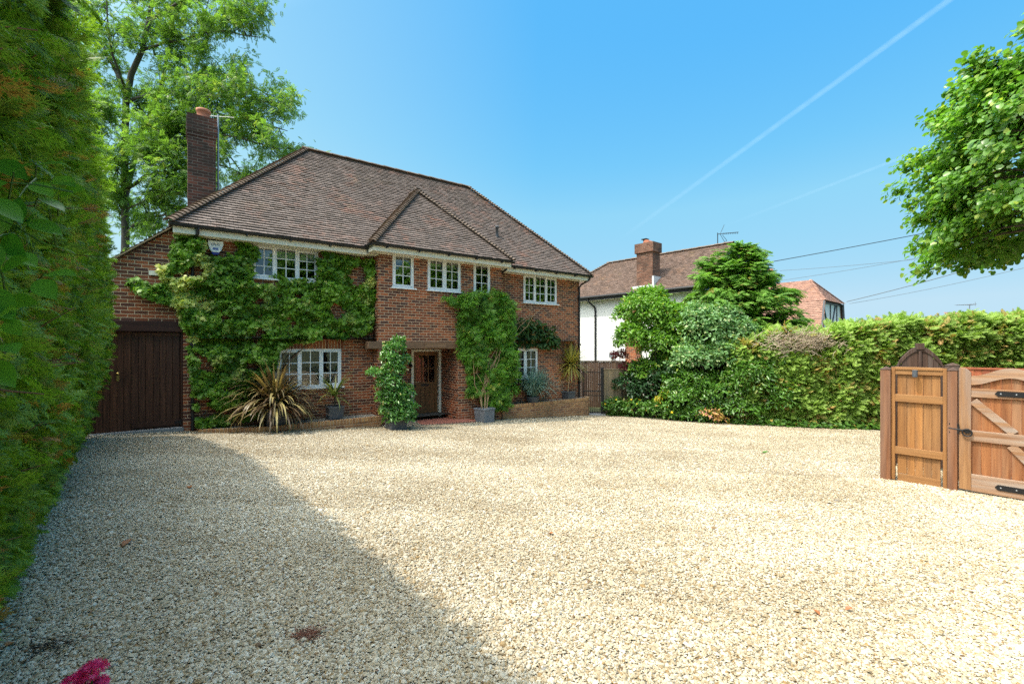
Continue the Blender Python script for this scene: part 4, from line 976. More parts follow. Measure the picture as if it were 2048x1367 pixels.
# ------------------------------------------------------------------ hedges
FROND = [frond_t(8, .026, 1), frond_t(7, .028, 2), frond_t(9, .024, 3)]
def left_hedge():
    rng = np.random.default_rng(41)
    th = thing('conifer_hedge', 'tall clipped conifer hedge in shade along the left side of the drive', 'hedge', (HT[0] * 5 - .75, HT[1] * 5 - .6, gz(-4, 3.5)))
    base = np.array(th.location)
    TOP, END = 3.24, 11.75
    top = lambda tau: TOP + .07 * np.clip((6.5 - np.asarray(tau, float)) / 4, 0, 1) - .95 * np.clip((np.asarray(tau, float) - 8.8) / (END - 8.8), 0, 1.2) ** 1.4      # the trimmed top falls away towards the garage
    def face(tau, z):                    # how far the face stands from the camera line, along the normal
        p = -.12 + .011 * np.clip(tau - 2, 0, 12)
        p = p - np.clip(1.7 - z, 0, 3) ** 1.35 * .20 - np.clip(z - (top(tau) - .40), 0, 1) ** 2 * .5
        return p
    def lump(tau, z):
        return np.array([.10 * mnoise.noise((a * .8, b * .8, 2)) + .12 * mnoise.noise((a * 2.6, b * 2.6, 5)) - .04 for a, b in zip(tau, z)])
    def world(tau, p, z): return np.stack([p * HN[0] + tau * HT[0], p * HN[1] + tau * HT[1], z], 1)
    Ps, Ax, No, Sc, To = [], [], [], [], []
    for t0, t1, dens, sz in ((-1.2, 3.6, 3000, .125), (3.6, 6.5, 1500, .15), (6.5, END, 900, .19)):
        n = int(dens * (t1 - t0) * (TOP + .3)); tau = rng.uniform(t0, t1, n); z = rng.uniform(-.15, TOP + .3, n)
        lp = lump(tau, z); layer = rng.random(n) ** 1.6 * .34
        end_round = np.clip(tau - (END - .5), 0, 1) ** 2 * 1.2
        p = face(tau, z) + lp - layer - end_round - .10
        W_ = world(tau, p, z); g = gzn(W_[:, 0], W_[:, 1]); ok = (z > g + .02) & (z < top(tau) + .1)
        Ps.append(W_[ok]); m = ok.sum()
        n3 = np.array((HN[0], HN[1], 0)); t3 = np.array((HT[0], HT[1], 0))
        ax = n3 * rng.uniform(.15, .8, (m, 1)) + t3 * rng.normal(-.1, .65, (m, 1)) + np.array((0, 0, 1)) * rng.normal(-.05, .7, (m, 1))
        Ax.append(ax); No.append(n3 * .4 + np.array((0, 0, .7)) + rng.normal(0, .6, (m, 3))); Sc.append(sz * rng.uniform(.6, 1.35, m))
        br = np.array([mnoise.noise((a * 1.3 + 7, b * 1.3, 8)) for a, b in zip(tau[ok], z[ok])])
        dead = np.where(rng.random(m) < np.clip(.07 + br * .5 + layer[ok] * 1.0, .04, .65), rng.uniform(.3, 1, m), 0); To.append(dead)
    # top and far end
    n = 9000; tau = rng.uniform(-1, END, n); q = np.where(rng.random(n) < .6, rng.uniform(0, .4, n), rng.uniform(0, 1.2, n)); z = top(tau) + rng.normal(.02, .06, n) - np.clip(.25 - q, 0, 1) * .5
    Ps.append(world(tau, face(tau, top(tau)) - q, z)); Ax.append(rng.normal(0, .6, (n, 3)) + np.array((0, 0, .6))); No.append(rng.normal(0, 1, (n, 3)) + np.array((.4, .2, .4))); Sc.append(.2 * rng.uniform(.7, 1.3, n)); To.append(np.zeros(n))
    n = 2600; z = rng.uniform(-.2, TOP - .95, n); q = rng.uniform(0, 1.2, n)
    Ps.append(world(END + .05 - (q < .35) * (.35 - q) ** 2 * 4 + rng.normal(0, .06, n), face(np.full(n, END), z) - q, z)); Ax.append(rng.normal(0, .5, (n, 3)) + np.array((-.6, .7, 0))); No.append(rng.normal(0, .5, (n, 3)) + np.array((0, 0, .9))); Sc.append(.2 * rng.uniform(.7, 1.3, n)); To.append((rng.random(n) < .08) * .7)
    P = np.concatenate(Ps); A = np.concatenate(Ax); N_ = np.concatenate(No); S_ = np.concatenate(Sc); T_ = np.concatenate(To)
    dist = np.linalg.norm(P - np.array((0, 0, 1.6)), axis=1)
    ok = (dist > .62) & ~((P[:, 1] < .55) & (np.abs(P[:, 0]) < .9) & (P[:, 2] > .6)); P, A, N_, S_, T_, dist = P[ok], A[ok], N_[ok], S_[ok], T_[ok], dist[ok]
    S_ = S_ * np.clip(.65 + dist * .14, .72, 1)
    sel = rng.integers(0, 3, len(P))
    # one foliage mesh: three spray shapes joined
    Vs = []; Fs = []; Ts = []; Vy = []; off = 0
    Y_ = rng.normal(.42, .28, len(P)) + np.array([.5 * mnoise.noise((a * 2.2, b * 2.2, c * 2.2)) for a, b, c in P])
    B = basis(A, N_)
    for k in range(3):
        m = sel == k; tv = np.array(FROND[k][0]); n = m.sum()
        V = (np.einsum('nij,nkj->nki', B[m], tv[None] * S_[m][:, None, None]) + (P[m] - base)[:, None, :]).reshape(-1, 3)
        Fs.append((np.array(FROND[k][1])[None] + (np.arange(n) * len(tv))[:, None, None]).reshape(-1, 4) + off); off += len(V); Vs.append(V); Ts.append(np.repeat(T_[m], len(tv))); Vy.append(np.repeat(np.clip(Y_[m], 0, 1), len(tv)))
    np_obj('foliage', np.concatenate(Vs), np.concatenate(Fs), M['hedge_l'], th, attrs={'tone': np.concatenate(Ts), 'vary': np.concatenate(Vy)})
    # woody inside: a dark dense core and bare branches
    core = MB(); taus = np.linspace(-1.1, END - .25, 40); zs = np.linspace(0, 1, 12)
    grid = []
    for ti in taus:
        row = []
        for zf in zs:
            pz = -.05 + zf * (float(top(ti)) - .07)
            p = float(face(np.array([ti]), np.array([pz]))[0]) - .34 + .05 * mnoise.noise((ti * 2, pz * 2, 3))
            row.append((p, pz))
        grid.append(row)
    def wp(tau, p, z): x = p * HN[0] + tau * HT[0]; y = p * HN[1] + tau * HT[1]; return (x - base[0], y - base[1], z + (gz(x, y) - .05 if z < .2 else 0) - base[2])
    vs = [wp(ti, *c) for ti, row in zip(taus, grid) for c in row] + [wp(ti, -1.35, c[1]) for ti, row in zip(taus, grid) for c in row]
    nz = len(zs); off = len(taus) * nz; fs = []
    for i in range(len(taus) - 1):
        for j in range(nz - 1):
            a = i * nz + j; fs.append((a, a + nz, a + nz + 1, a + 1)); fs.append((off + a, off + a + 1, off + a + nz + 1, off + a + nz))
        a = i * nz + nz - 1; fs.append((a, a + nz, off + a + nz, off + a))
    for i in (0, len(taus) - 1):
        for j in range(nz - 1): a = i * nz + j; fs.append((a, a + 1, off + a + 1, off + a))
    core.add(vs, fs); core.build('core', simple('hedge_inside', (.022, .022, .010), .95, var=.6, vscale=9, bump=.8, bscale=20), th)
    b = MB(); r = random.Random(8)
    for k in range(230):
        tau = r.uniform(.9, 9) if k > 90 else r.uniform(1.0, 3.2); z = r.uniform(.1, 2.9) if k > 90 else r.uniform(.2, 1.6)
        p = float(face(np.array([tau]), np.array([z]))[0]) - .30
        x = p * HN[0] + tau * HT[0] - base[0]; y = p * HN[1] + tau * HT[1] - base[1]; q = Vector((x, y, z - base[2])); pts = [q]
        d_ = Vector((HN[0], HN[1], 0)) * r.uniform(.3, 1) + Vector((HT[0], HT[1], 0)) * r.uniform(-.9, .5) + Vector((0, 0, r.uniform(-.2, .9))); d_.normalize()
        for s_ in range(5):
            q = q + d_ * r.uniform(.05, .09); d_ = (d_ + Vector((r.uniform(-.25, .25), r.uniform(-.25, .25), r.uniform(-.1, .3)))).normalized(); pts.append(q)
        b.tube(pts, [.006, .005, .004, .0034, .0025, .0015], 5)
    b.build('twigs', M['twig'], th)
left_hedge()

def right_hedge():
    rng = np.random.default_rng(51)
    th = thing('conifer_hedge', 'long sunlit conifer hedge with a dead brown patch behind the gate on the right', 'hedge', (13, 15.9, gz(13, 15.9)))
    base = np.array(th.location)
    yf = lambda x: np.interp(x, [7.4, 9, 11, 13, 20], [15.75, 15.35, 15.2, 15.2, 14.9])
    tp = lambda x: .09 * np.sin(x * 2.9) + .07 * np.sin(x * 6.1 + 1) + np.interp(x, [7.4, 8.6, 9.4, 10.3, 11.2, 12, 20], [1.55, 1.75, 1.88, 1.90, 1.92, 2.16, 2.50])
    n = 26000; x = rng.uniform(7.6, 19.8, n); zf = rng.random(n); zt = tp(x); y0 = yf(x); g = gzn(x, y0); z = g + .05 + zf * (zt - g)
    lp = np.array([.26 * mnoise.noise((a * .9, b * .9, 1)) + .26 * mnoise.noise((a * 2.3, b * 2.3, 4)) - .06 for a, b in zip(x, z)])
    y = y0 - lp + rng.random(n) ** 1.5 * .35 + np.clip(z - zt + .3, 0, 1) * .6
    P = np.stack([x, y, z], 1)
    n2 = 8000; x2 = rng.uniform(7.6, 19.8, n2); y2 = yf(x2) + rng.uniform(.1, 1.3, n2); z2 = tp(x2) + rng.normal(.02, .09, n2); P = np.concatenate([P, np.stack([x2, y2, z2], 1)])
    A = np.concatenate([np.stack([rng.normal(0, .55, n), rng.uniform(-.9, -.2, n), rng.normal(.05, .45, n)], 1), np.stack([rng.normal(0, .7, n2), rng.normal(-.3, .6, n2), rng.uniform(-.1, .9, n2)], 1)])
    N_ = np.stack([rng.normal(-.3, .45, n + n2), rng.normal(-.5, .4, n + n2), np.abs(rng.normal(.8, .3, n + n2))], 1)
    dz = ((P[:, 0] - 9.7) / 1.15) ** 2 + ((P[:, 2] - 1.66) / .33) ** 2
    ok = ~((dz < 1) & (rng.random(n + n2) < .85))
    tone = np.array([mnoise.noise((a * 1.1, b * 1.6, 9)) for a, b in zip(P[:, 0], P[:, 2])]); tone = np.where(rng.random(n + n2) < np.clip(.1 + tone * .9, .03, .75), rng.uniform(.25, 1, n + n2), 0)
    sc = .30 * rng.uniform(.6, 1.3, n + n2)
    P, A, N_, tone, sc = P[ok] - base, A[ok], N_[ok], tone[ok], sc[ok]
    v, f = frond_t(6, .036, 6); scatter('foliage', (v, f), P, basis(A, N_), sc, M['hedge_r'], th, tone=tone)
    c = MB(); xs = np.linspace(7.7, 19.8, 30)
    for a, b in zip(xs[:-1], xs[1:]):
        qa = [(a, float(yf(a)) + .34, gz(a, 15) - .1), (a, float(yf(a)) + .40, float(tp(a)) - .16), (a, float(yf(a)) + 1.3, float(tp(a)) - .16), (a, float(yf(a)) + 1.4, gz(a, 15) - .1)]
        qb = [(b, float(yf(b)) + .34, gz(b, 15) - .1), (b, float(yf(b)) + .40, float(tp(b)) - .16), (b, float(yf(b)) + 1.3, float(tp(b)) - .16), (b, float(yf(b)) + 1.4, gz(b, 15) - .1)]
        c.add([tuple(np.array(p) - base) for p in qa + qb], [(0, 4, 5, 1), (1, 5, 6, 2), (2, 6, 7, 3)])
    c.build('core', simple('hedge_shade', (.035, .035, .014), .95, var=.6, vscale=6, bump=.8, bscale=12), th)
    b = MB(); r = random.Random(2)
    for k in range(650):
        p = Vector((r.gauss(9.7, .62), 15.2 + r.uniform(-.1, .4), r.gauss(1.66, .17))) - Vector(base); pts = [p]; d_ = Vector((r.uniform(-1, 1), r.uniform(-.8, .1), r.uniform(-.3, .9))).normalized()
        for q in range(3): p = p + d_ * r.uniform(.07, .14); d_ = (d_ + Vector((r.uniform(-.5, .5), r.uniform(-.4, .3), r.uniform(-.4, .4)))).normalized(); pts.append(p)
        b.tube(pts, [.011, .009, .006, .003], 4)
    b.build('dead_twigs', M['deadtwig'], th)
    # ivy and creeping plants along the foot of the border
    n = 2600; x = rng.uniform(3.6, 19, n); yb = np.interp(x, [3.6, 5.1, 6.5, 8, 9.6, 12, 19], [17.1, 16.6, 15.75, 15.3, 15.05, 15.0, 14.8]) + rng.normal(0, .13, n); z = gzn(x, yb) + np.abs(rng.normal(.05, .08, n))
    o = leaves('ground_cover', M['ground_ivy'], np.stack([x, yb, z], 1), rng.normal(0, 1, (n, 3)) * (1, 1, .4), rng.normal(0, .35, (n, 3)) + np.array((0, -.5, .8)), .12 * rng.uniform(.6, 1.3, n), tone=(rng.random(n) < .06) * .9, t=leaf_t(.7))
    tag(o, 'creeping ivy spilling onto the gravel along the foot of the border', 'ground cover', kind='stuff')
right_hedge()

# ------------------------------------------------------------------ the layered conifer
def conifer():
    rng = np.random.default_rng(61); r = random.Random(61)
    x0, y0, zt = PX(1487, 500, 18.0); g = gz(x0, y0)
    th = thing('hemlock_tree', 'spreading layered conifer with drooping branch tips above the border', 'conifer', (x0, y0, g)); base = Vector((x0, y0, g))
    b = MB(); b.tube([(0, 0, -.1), (.05, 0, 2), (0, .05, 4), (0, 0, zt - g)], [.14, .10, .05, .01], 8)
    P = []; A = []; N_ = []
    z = 1.1
    while z < zt - g - .05:
        u = (zt - g - z) / (zt - g - 1.1)
        L = .3 + 2.6 * min(u * 1.5, 1) ** .85 * (.85 if z < 2 else 1.0)
        for k in range(10 if u > .25 else 6):
            az = r.uniform(0, 2 * math.pi); l = L * r.uniform(.65, 1.12) * (1.08 if math.cos(az) > .55 else 1.2 if math.cos(az) < -.55 else 1.0)
            if math.sin(az) < -.2: l *= .68
            p = Vector((0, 0, z + r.uniform(-.12, .12))); d = Vector((math.cos(az), math.sin(az), r.uniform(.15, .95))); d.normalize(); pts = [p]
            m = max(4, int(l / .22)); st = l / m
            for q in range(m):
                p = p + d * st; d = (d + Vector((r.uniform(-.12, .12), r.uniform(-.12, .12), -.16 * (q / m) - .02))).normalized(); pts.append(p)
                f = (q + 1) / m
                if f < .22: continue
                for w_ in range(11):
                    sd = Vector((-d.y, d.x, 0)) * r.choice((-1, 1)); a = d * r.uniform(.5, 1.0) + sd * r.uniform(.1, .95) + Vector((0, 0, r.uniform(-.3, .12)))
                    P.append(p + Vector((r.uniform(-.11, .11), r.uniform(-.11, .11), r.uniform(-.12, .12)))); A.append(a); N_.append(Vector((r.uniform(-.6, .6), r.uniform(-.8, .4), 1)))
            b.tube(pts, [max(.004, .022 * u + .012 - .02 * i / len(pts)) for i in range(len(pts))], 5)
        z += r.uniform(.12, .22)
    b.build('trunk', M['bark'], th, smooth=True)
    n = len(P); v, f = frond_t(7, .038, 5)
    scatter('foliage', (v, f), np.array(P), basis(np.array(A), np.array(N_)), rng.uniform(.26, .46, n), M['conifer'], th, tone=(rng.random(n) < .06) * .8)
conifer()

# ------------------------------------------------------------------ broadleaf trees
def branchlets(b, pts, rads, n, L, rng, up=.35, spread=1.0, rmin=.006, start=.25):
    """twigs off a limb; returns (tip-ward points, directions)"""
    out_ = []
    pts = [Vector(p) for p in pts]
    seg = [(pts[i + 1] - pts[i]).length for i in range(len(pts) - 1)]; tot = sum(seg)
    for k in range(n):
        t = rng.uniform(start, 1) * tot; i = 0
        while i < len(seg) - 1 and t > seg[i]: t -= seg[i]; i += 1
        p = pts[i].lerp(pts[i + 1], min(1, t / max(seg[i], 1e-6))); td = (pts[i + 1] - pts[i]).normalized()
        d = (td * rng.uniform(.2, 1.0) + Vector(rng.normal(0, spread, 3)) + Vector((0, 0, up))).normalized()
        l = L * rng.uniform(.5, 1.25); q = [p]; m = 5
        for s_ in range(m):
            p = p + d * l / m; d = (d + Vector(rng.normal(0, .16, 3)) + Vector((0, 0, -.05))).normalized(); q.append(p)
            if s_ >= 1: out_.append((p.copy(), d.copy()))
        b.tube(q, [max(rmin * .5, rads * (1 - .8 * j / m)) for j in range(m + 1)], 5)
    return out_
def ash_tree():
    rng = np.random.default_rng(71)
    base = Vector(PX(250, 700, 21)); base.z = gz(base.x, base.y)
    th = thing('ash_tree', 'tall airy ash tree with feathery leaves rising behind the garage and chimney', 'tree', base)
    b = MB(); rel = lambda x, y, z: Vector(PX(x, y, z)) - base
    limbs = [([(245, 760, 21), (250, 520, 21), (250, 420, 21), (252, 200, 21), (262, 150, 21), (285, 100, 21), (298, 40, 21), (308, -40, 21), (325, -140, 21), (340, -220, 21)], .18, .05, 16),
             ([(285, 100, 21), (330, 85, 20.4), (390, 72, 20), (450, 62, 19.6), (520, 75, 19.2)], .065, .015, 16),
             ([(252, 205, 21), (300, 188, 20.5), (340, 183, 20), (400, 196, 19.6), (470, 190, 19.3), (540, 205, 19), (580, 210, 19)], .07, .012, 16),
             ([(250, 400, 21), (285, 260, 21.5), (310, 200, 21.6), (328, 150, 21.7), (340, 90, 21.8), (346, 30, 22), (350, -60, 22), (360, -140, 22)], .11, .03, 18),
             ([(328, 160, 21.7), (360, 150, 21), (410, 143, 20.5), (470, 150, 20), (520, 180, 19.7), (545, 200, 19.5)], .07, .015, 14),
             ([(252, 195, 21), (235, 150, 21.5), (205, 90, 22), (185, 40, 22), (165, -30, 22)], .09, .02, 12),
             ([(252, 180, 21), (225, 110, 20), (215, 40, 20), (210, -40, 20)], .06, .02, 8),
             ([(250, 380, 21), (290, 352, 20.5), (340, 345, 20), (380, 330, 19.7), (440, 330, 19.5), (485, 350, 19.3)], .08, .02, 12),
             ([(252, 300, 21), (310, 285, 20.6), (370, 280, 20.2), (440, 270, 19.8), (510, 285, 19.4), (560, 300, 19.2)], .09, .015, 20),
             ([(285, 260, 21.5), (340, 235, 21), (400, 225, 20.5), (470, 235, 20), (540, 255, 19.6), (575, 262, 19.5)], .08, .015, 18),
             ([(298, 40, 21), (350, 10, 20.5), (420, -15, 20), (480, 0, 19.7), (520, 35, 19.5)], .07, .015, 16),
             ([(308, -40, 21), (380, -60, 20.5), (450, -70, 20), (500, -40, 19.8)], .06, .015, 10),
             ([(250, 470, 21), (290, 440, 20.5), (330, 430, 20), (370, 440, 19.8)], .06, .02, 10),
             ([(250, 440, 21), (225, 410, 21.5), (215, 370, 22)], .06, .02, 8),
             ([(310, 110, 21), (300, 60, 22), (270, 20, 22.5), (250, -60, 22.5)], .05, .015, 8),
             ([(250, 360, 21), (215, 330, 20), (185, 290, 19.5)], .04, .012, 12), ([(252, 330, 20.5), (300, 312, 19.5), (350, 318, 19)], .04, .012, 14),
             ([(250, 420, 21), (300, 395, 19.8), (365, 385, 19.2)], .04, .012, 14), ([(250, 260, 21), (222, 235, 20), (195, 200, 19.5)], .04, .012, 10), ([(290, 230, 21.4), (330, 250, 20.5), (375, 262, 20)], .04, .012, 12),
             ([(440, 300, 22), (480, 340, 22.5), (515, 345, 22.5)], .04, .012, 6)]
    tips = []
    for pts, r0, r1, n in limbs:
        p = [rel(*q) for q in pts]; m = len(p)
        p2 = []
        for i in range(m - 1):
            p2.append(p[i]); p2.append(p[i].lerp(p[i + 1], .5) + Vector(rng.normal(0, .05, 3)))
        p2.append(p[-1]); k = len(p2)
        b.tube(p2, [r0 + (r1 - r0) * i / (k - 1) for i in range(k)], 7)
        start = .45 if r0 > .2 else .2
        sub = branchlets(b, p2, .022, n, 1.25, rng, .25, .55, start=start)
        tips += sub
        for q, d in sub[::3]:
            e = q + (d + Vector(rng.normal(0, .5, 3))).normalized() * .5; b.tube([q, q.lerp(e, .5) + Vector((0, 0, .03)), e], [.008, .006, .003], 4); tips += [(e, d)] * 2
    b.build('trunk', M['ashbark'], th, smooth=True)
    P = []; A = []
    for q, d in tips:
        for k in range(14): P.append(q + Vector(rng.normal(0, .20, 3))); A.append(Vector(d) * .5 + Vector(rng.normal(0, .7, 3)) + Vector((0, 0, -.2)))
    n = len(P); N_ = rng.normal(0, .5, (n, 3)) + np.array((-.2, -.1, .8))
    scatter('crown', pinnate_t(4, .13), np.array(P), basis(np.array(A), N_), rng.uniform(.20, .34, n), M['ash'], th, tone=(rng.random(n) < .08) * rng.uniform(.3, .9, n))
ash_tree()

def lime_tree():
    rng = np.random.default_rng(81)
    cx, cy, cz, rx, rz = 11.72, 8.9, 5.2, 3.15, 3.3
    base = Vector((cx, cy, gz(cx, cy)))
    th = thing('lime_tree', 'dense leafy lime tree overhanging from the right above the gate', 'tree', base)
    b = MB(); b.tube([(0, 0, -.1), (.03, 0, 1.2), (0, .05, 2.4), (.05, 0, 4.5), (0, 0, 6.5)], [.2, .17, .15, .09, .03], 10)
    P = []; A = []; N_ = []
    for k in range(330):
        d = Vector(rng.normal(0, 1, 3)).normalized()
        if d.z < -.55: d.z = -d.z
        f = rng.uniform(.72, 1.0) * (1 + .13 * mnoise.noise((d.x * 2.2, d.y * 2.2, d.z * 2.2 + 4)))
        e = Vector((d.x * rx * f, d.y * rx * f, cz - base.z + d.z * rz * f)); s_ = Vector((0, 0, max(2.0, cz - base.z + d.z * rz * .45 - .3)))
        m = s_.lerp(e, .55) + Vector((0, 0, .25)); pts = [s_, s_.lerp(m, .5), m, m.lerp(e, .5) + Vector((0, 0, .05)), e]
        if k % 2 == 0: b.tube(pts, [.045, .035, .022, .013, .005], 5)
        tip = (e - m).normalized()
        for j in range(210):
            u = rng.uniform(.15, 1.12) ** .6; q = m.lerp(e, u) + Vector(rng.normal(0, .17, 3)) * (1.15 - .5 * u); q.z -= .10 * (u > .9)
            P.append(q); A.append(tip * .5 + Vector((d.x, d.y, 0)) * .35 + Vector(rng.normal(0, .45, 3)) + Vector((0, 0, -.55))); N_.append(Vector((d.x, d.y, d.z * .5 + .55)) + Vector(rng.normal(0, .38, 3)))
    b.build('trunk', M['bark'], th, smooth=True)
    n = len(P); v, f = leaf_t(.86, .10, .12)
    scatter('crown', (v, f), np.array(P), basis(np.array(A), np.array(N_)), rng.uniform(.08, .145, n), M['lime'], th, tone=(rng.random(n) < .14) * rng.uniform(.3, 1, n))
lime_tree()

def road_trees():
    # tall roadside trees outside the frame on the right: the windows reflect them
    rng = np.random.default_rng(83)
    root = None
    for i, (x, y, k) in enumerate(((17.5, 10.5, 1.0), (15.5, 2.5, .95), (13.0, -3.5, 1.1), (20.5, 5.5, 1.2))):
        lab = ['first roadside tree beyond the lime tree, mirrored in the right hand windows', 'second roadside tree, mirrored in the middle upstairs windows', 'roadside tree nearest the camera, mirrored in the left hand windows', 'tallest roadside tree at the back of the row, mirrored in the windows'][i]
        if root is None:
            th = root = thing('roadside_tree', lab, 'tree', (x, y, gz(x, y)), 0, 'roadside trees')
            b = MB(); b.tube([(0, 0, -.2), (0, .05, 2), (.1, 0, 5), (0, 0, 8)], [.25, .2, .12, .03], 8); b.build('trunk', M['bark'], th, smooth=True)
            bl = [(0, 0, 4.5, 3.0, 3.0, 2.6), (.6, .4, 6.6, 2.3, 2.3, 2.0), (-1.2, -.6, 3.2, 1.8, 1.8, 1.5), (1.3, -.9, 3.0, 1.8, 1.8, 1.4)]
            pos, d = shell(bl, 9000, rng, .5)
            scatter('crown', leaf_t(.7), pos, basis(rng.normal(0, 1, (9000, 3)), d + rng.normal(0, .5, (9000, 3)) + np.array((0, 0, .5))), rng.uniform(.22, .42, 9000), M['lime'], th)
        else:
            th = root.copy(); COL.objects.link(th); th.location = (x, y, gz(x, y)); th.rotation_euler = (0, 0, i * 1.7); th.scale = (k, k, k); th['label'] = lab
            for ch in list(root.children): c = ch.copy(); COL.objects.link(c); c.parent = th
road_trees()

# ------------------------------------------------------------------ neighbouring houses
NA, NB = np.array((.66, -.75)), np.array((.75, .66))            # along the eaves (towards us), away from us
NROT = math.atan2(NA[1], NA[0])
def neighbour():
    # local frame: x along the eaves towards us, y away from us (NB), origin at the eave line
    th = thing('white_house', 'white rendered house with brown tiled roof and brick chimney beyond the border', 'house', (3.74, 25.0, 0), NROT)
    e0, e1, ze, tp, hw = -3.3, 6.95, 4.2, .76, 3.02; zr = ze + tp * hw
    W = MB(); W.box(e0 + .4, e1 - .25, .4, 2 * hw - .4, -2, ze - .1)
    W.add([(e1 - .25, .4, ze - .1), (e1 - .25, 2 * hw - .4, ze - .1), (e1 - .25, hw, zr - .25)], [(0, 1, 2)])
    W.build('wall', M['render'], th)
    C = MB(); C.box(2.72, 3.6, .30, .41, -1.5, ze - .12); C.build('brick_pier', M['brick'], th)
    Rf = MB(); tile_plane(Rf, (e0, 0), (1, 0), (0, 1), tp, ze, lambda h: h, lambda h: e1 - e0, hw, gauge=.115, seed=21)
    tile_plane(Rf, (e0, 2 * hw), (0, -1), (1, 0), tp, ze, lambda h: h, lambda h: 2 * hw - h, hw, gauge=.2, seed=22)
    ro = Rf.build('roof', M['tile_far'], th)
    D = MB(); k = -.02; D.add([(e0, 0, ze + k), (e1, 0, ze + k), (e1, hw, zr + k), (e0 + hw, hw, zr + k), (e0, 2 * hw, ze + k), (e1, 2 * hw, ze + k)], [(0, 1, 2, 3), (0, 3, 4), (3, 2, 5, 4)]); D.build('roof_boarding', M['darkwood'], ro)
    bn = MB(); bonnets(bn, (e0, 0, ze + .02), (e0 + hw, hw, zr + .03), .14, .15, 5); bn.build('hip', M['hip_tile'], ro); bn = MB(); bonnets(bn, (e0 + hw - .1, hw, zr + .03), (e1, hw, zr + .03), .13, .42, 6, True); bn.build('ridge', M['hip_tile'], ro)
    bb = MB(); bb.bar((e1 + .01, 0, ze - .1), (e1 + .01, hw, zr - .1), .2, .04); bb.bar((e1 + .01, 2 * hw, ze - .1), (e1 + .01, hw, zr - .1), .2, .04); bb.build('bargeboard', M['darkwood'], th)
    g = MB(); g.tube([(e0, -.05, ze - .03), (e1, -.05, ze - .03)], .07, 8); g.box(e0 + .1, e1, .0, .03, ze - .2, ze - .03); g.build('gutter', M['black'], th)
    g = MB(); g.box(e0 + .1, e1 - .1, .03, .40, ze - .2, ze - .18); g.build('soffit', M['cream'], th)
    d = MB(); d.tube([(.55, -.02, ze - .05), (.58, .0, ze - .25), (.75, .33, ze - .55), (.77, .35, ze - .8), (.77, .35, -1.5)], .05, 8); d.build('downpipe', M['black'], th)
    c = MB(); c.box(3.35, 4.25, .35, 1.0, 3.6, 6.15); c.box(3.28, 4.32, .28, 1.07, 6.15, 6.62); ch = c.build('chimney', brick_mat('brick_far_chimney', stops=[(0, (.08, .045, .038)), (.5, (.17, .08, .055)), (1, (.23, .12, .085))], mcol=(.30, .25, .2), dirt=.45), th)
    f = MB(); f.box(3.2, 4.4, .22, .36, 4.33, 4.52); f.box(4.25, 4.34, .3, 1.05, 4.4, 4.95); f.build('lead_flashing', simple('pale_flashing', (.62, .64, .66), .5, var=.1), ch)
    p = MB(); p.lathe([(.10, 6.6), (.10, 6.85), (.0, 6.86)], 8, (3.62, .7)); p.box(3.48, 3.76, .56, .84, 6.86, 6.9); p.build('chimney_cowl', M['iron'], ch)
    p = MB(); p.tube([(3.85, .4, 6.62), (3.85, .95, 6.62)], .17, 12); p.build('ridge_cap', M['terracotta'], ch)
    l = MB(); l.box(1.75, 1.95, .25, .40, .95, 1.2); l.build('wall_light', M['lead'], th)
    w_ = MB(); w_.box(3.0, 4.2, .36, .42, -.75, .3); w_.build('window', M['white'], th)
    p = MB(); p.quad((3.06, .355, -.7), (4.14, .355, -.7), (4.14, .355, .22), (3.06, .355, .22)); p.build('pane', M['glass'], bpy.data.objects[w_ and [o.name for o in bpy.data.objects if o.name.startswith('window') and o.parent == th][-1]])
    t = thing('roof_aerial', 'television aerial on the ridge of the white house', 'aerial', (3.74 + NA[0] * 6.2 + NB[0] * hw, 25 + NA[1] * 6.2 + NB[1] * hw, zr), 0)
    b = MB(); b.tube([(0, 0, -.1), (0, 0, .62)], .02, 6); b.build('pole', M['iron'], t)
    b = MB(); b.tube([(-.02, 0, .55), (.92, -.2, .60)], .016, 5)
    for k in range(9): q = .25 + k * .08; b.tube([(q, -.2 * q - .0, .57 - .0 + .035), (q, -.2 * q, .57 - .05)], .012, 4)
    b.tube([(.12, 0, .55), (.30, -.05, 1.0)], .010, 4); b.tube([(.12, 0, .55), (.32, -.05, .16)], .010, 4); b.tube([(.22, -.03, .5), (.42, -.08, .22)], .010, 4); b.tube([(.3, -.05, .16), (.42, -.08, .22)], .010, 4)
    b.build('antenna', M['iron'], t)
neighbour()

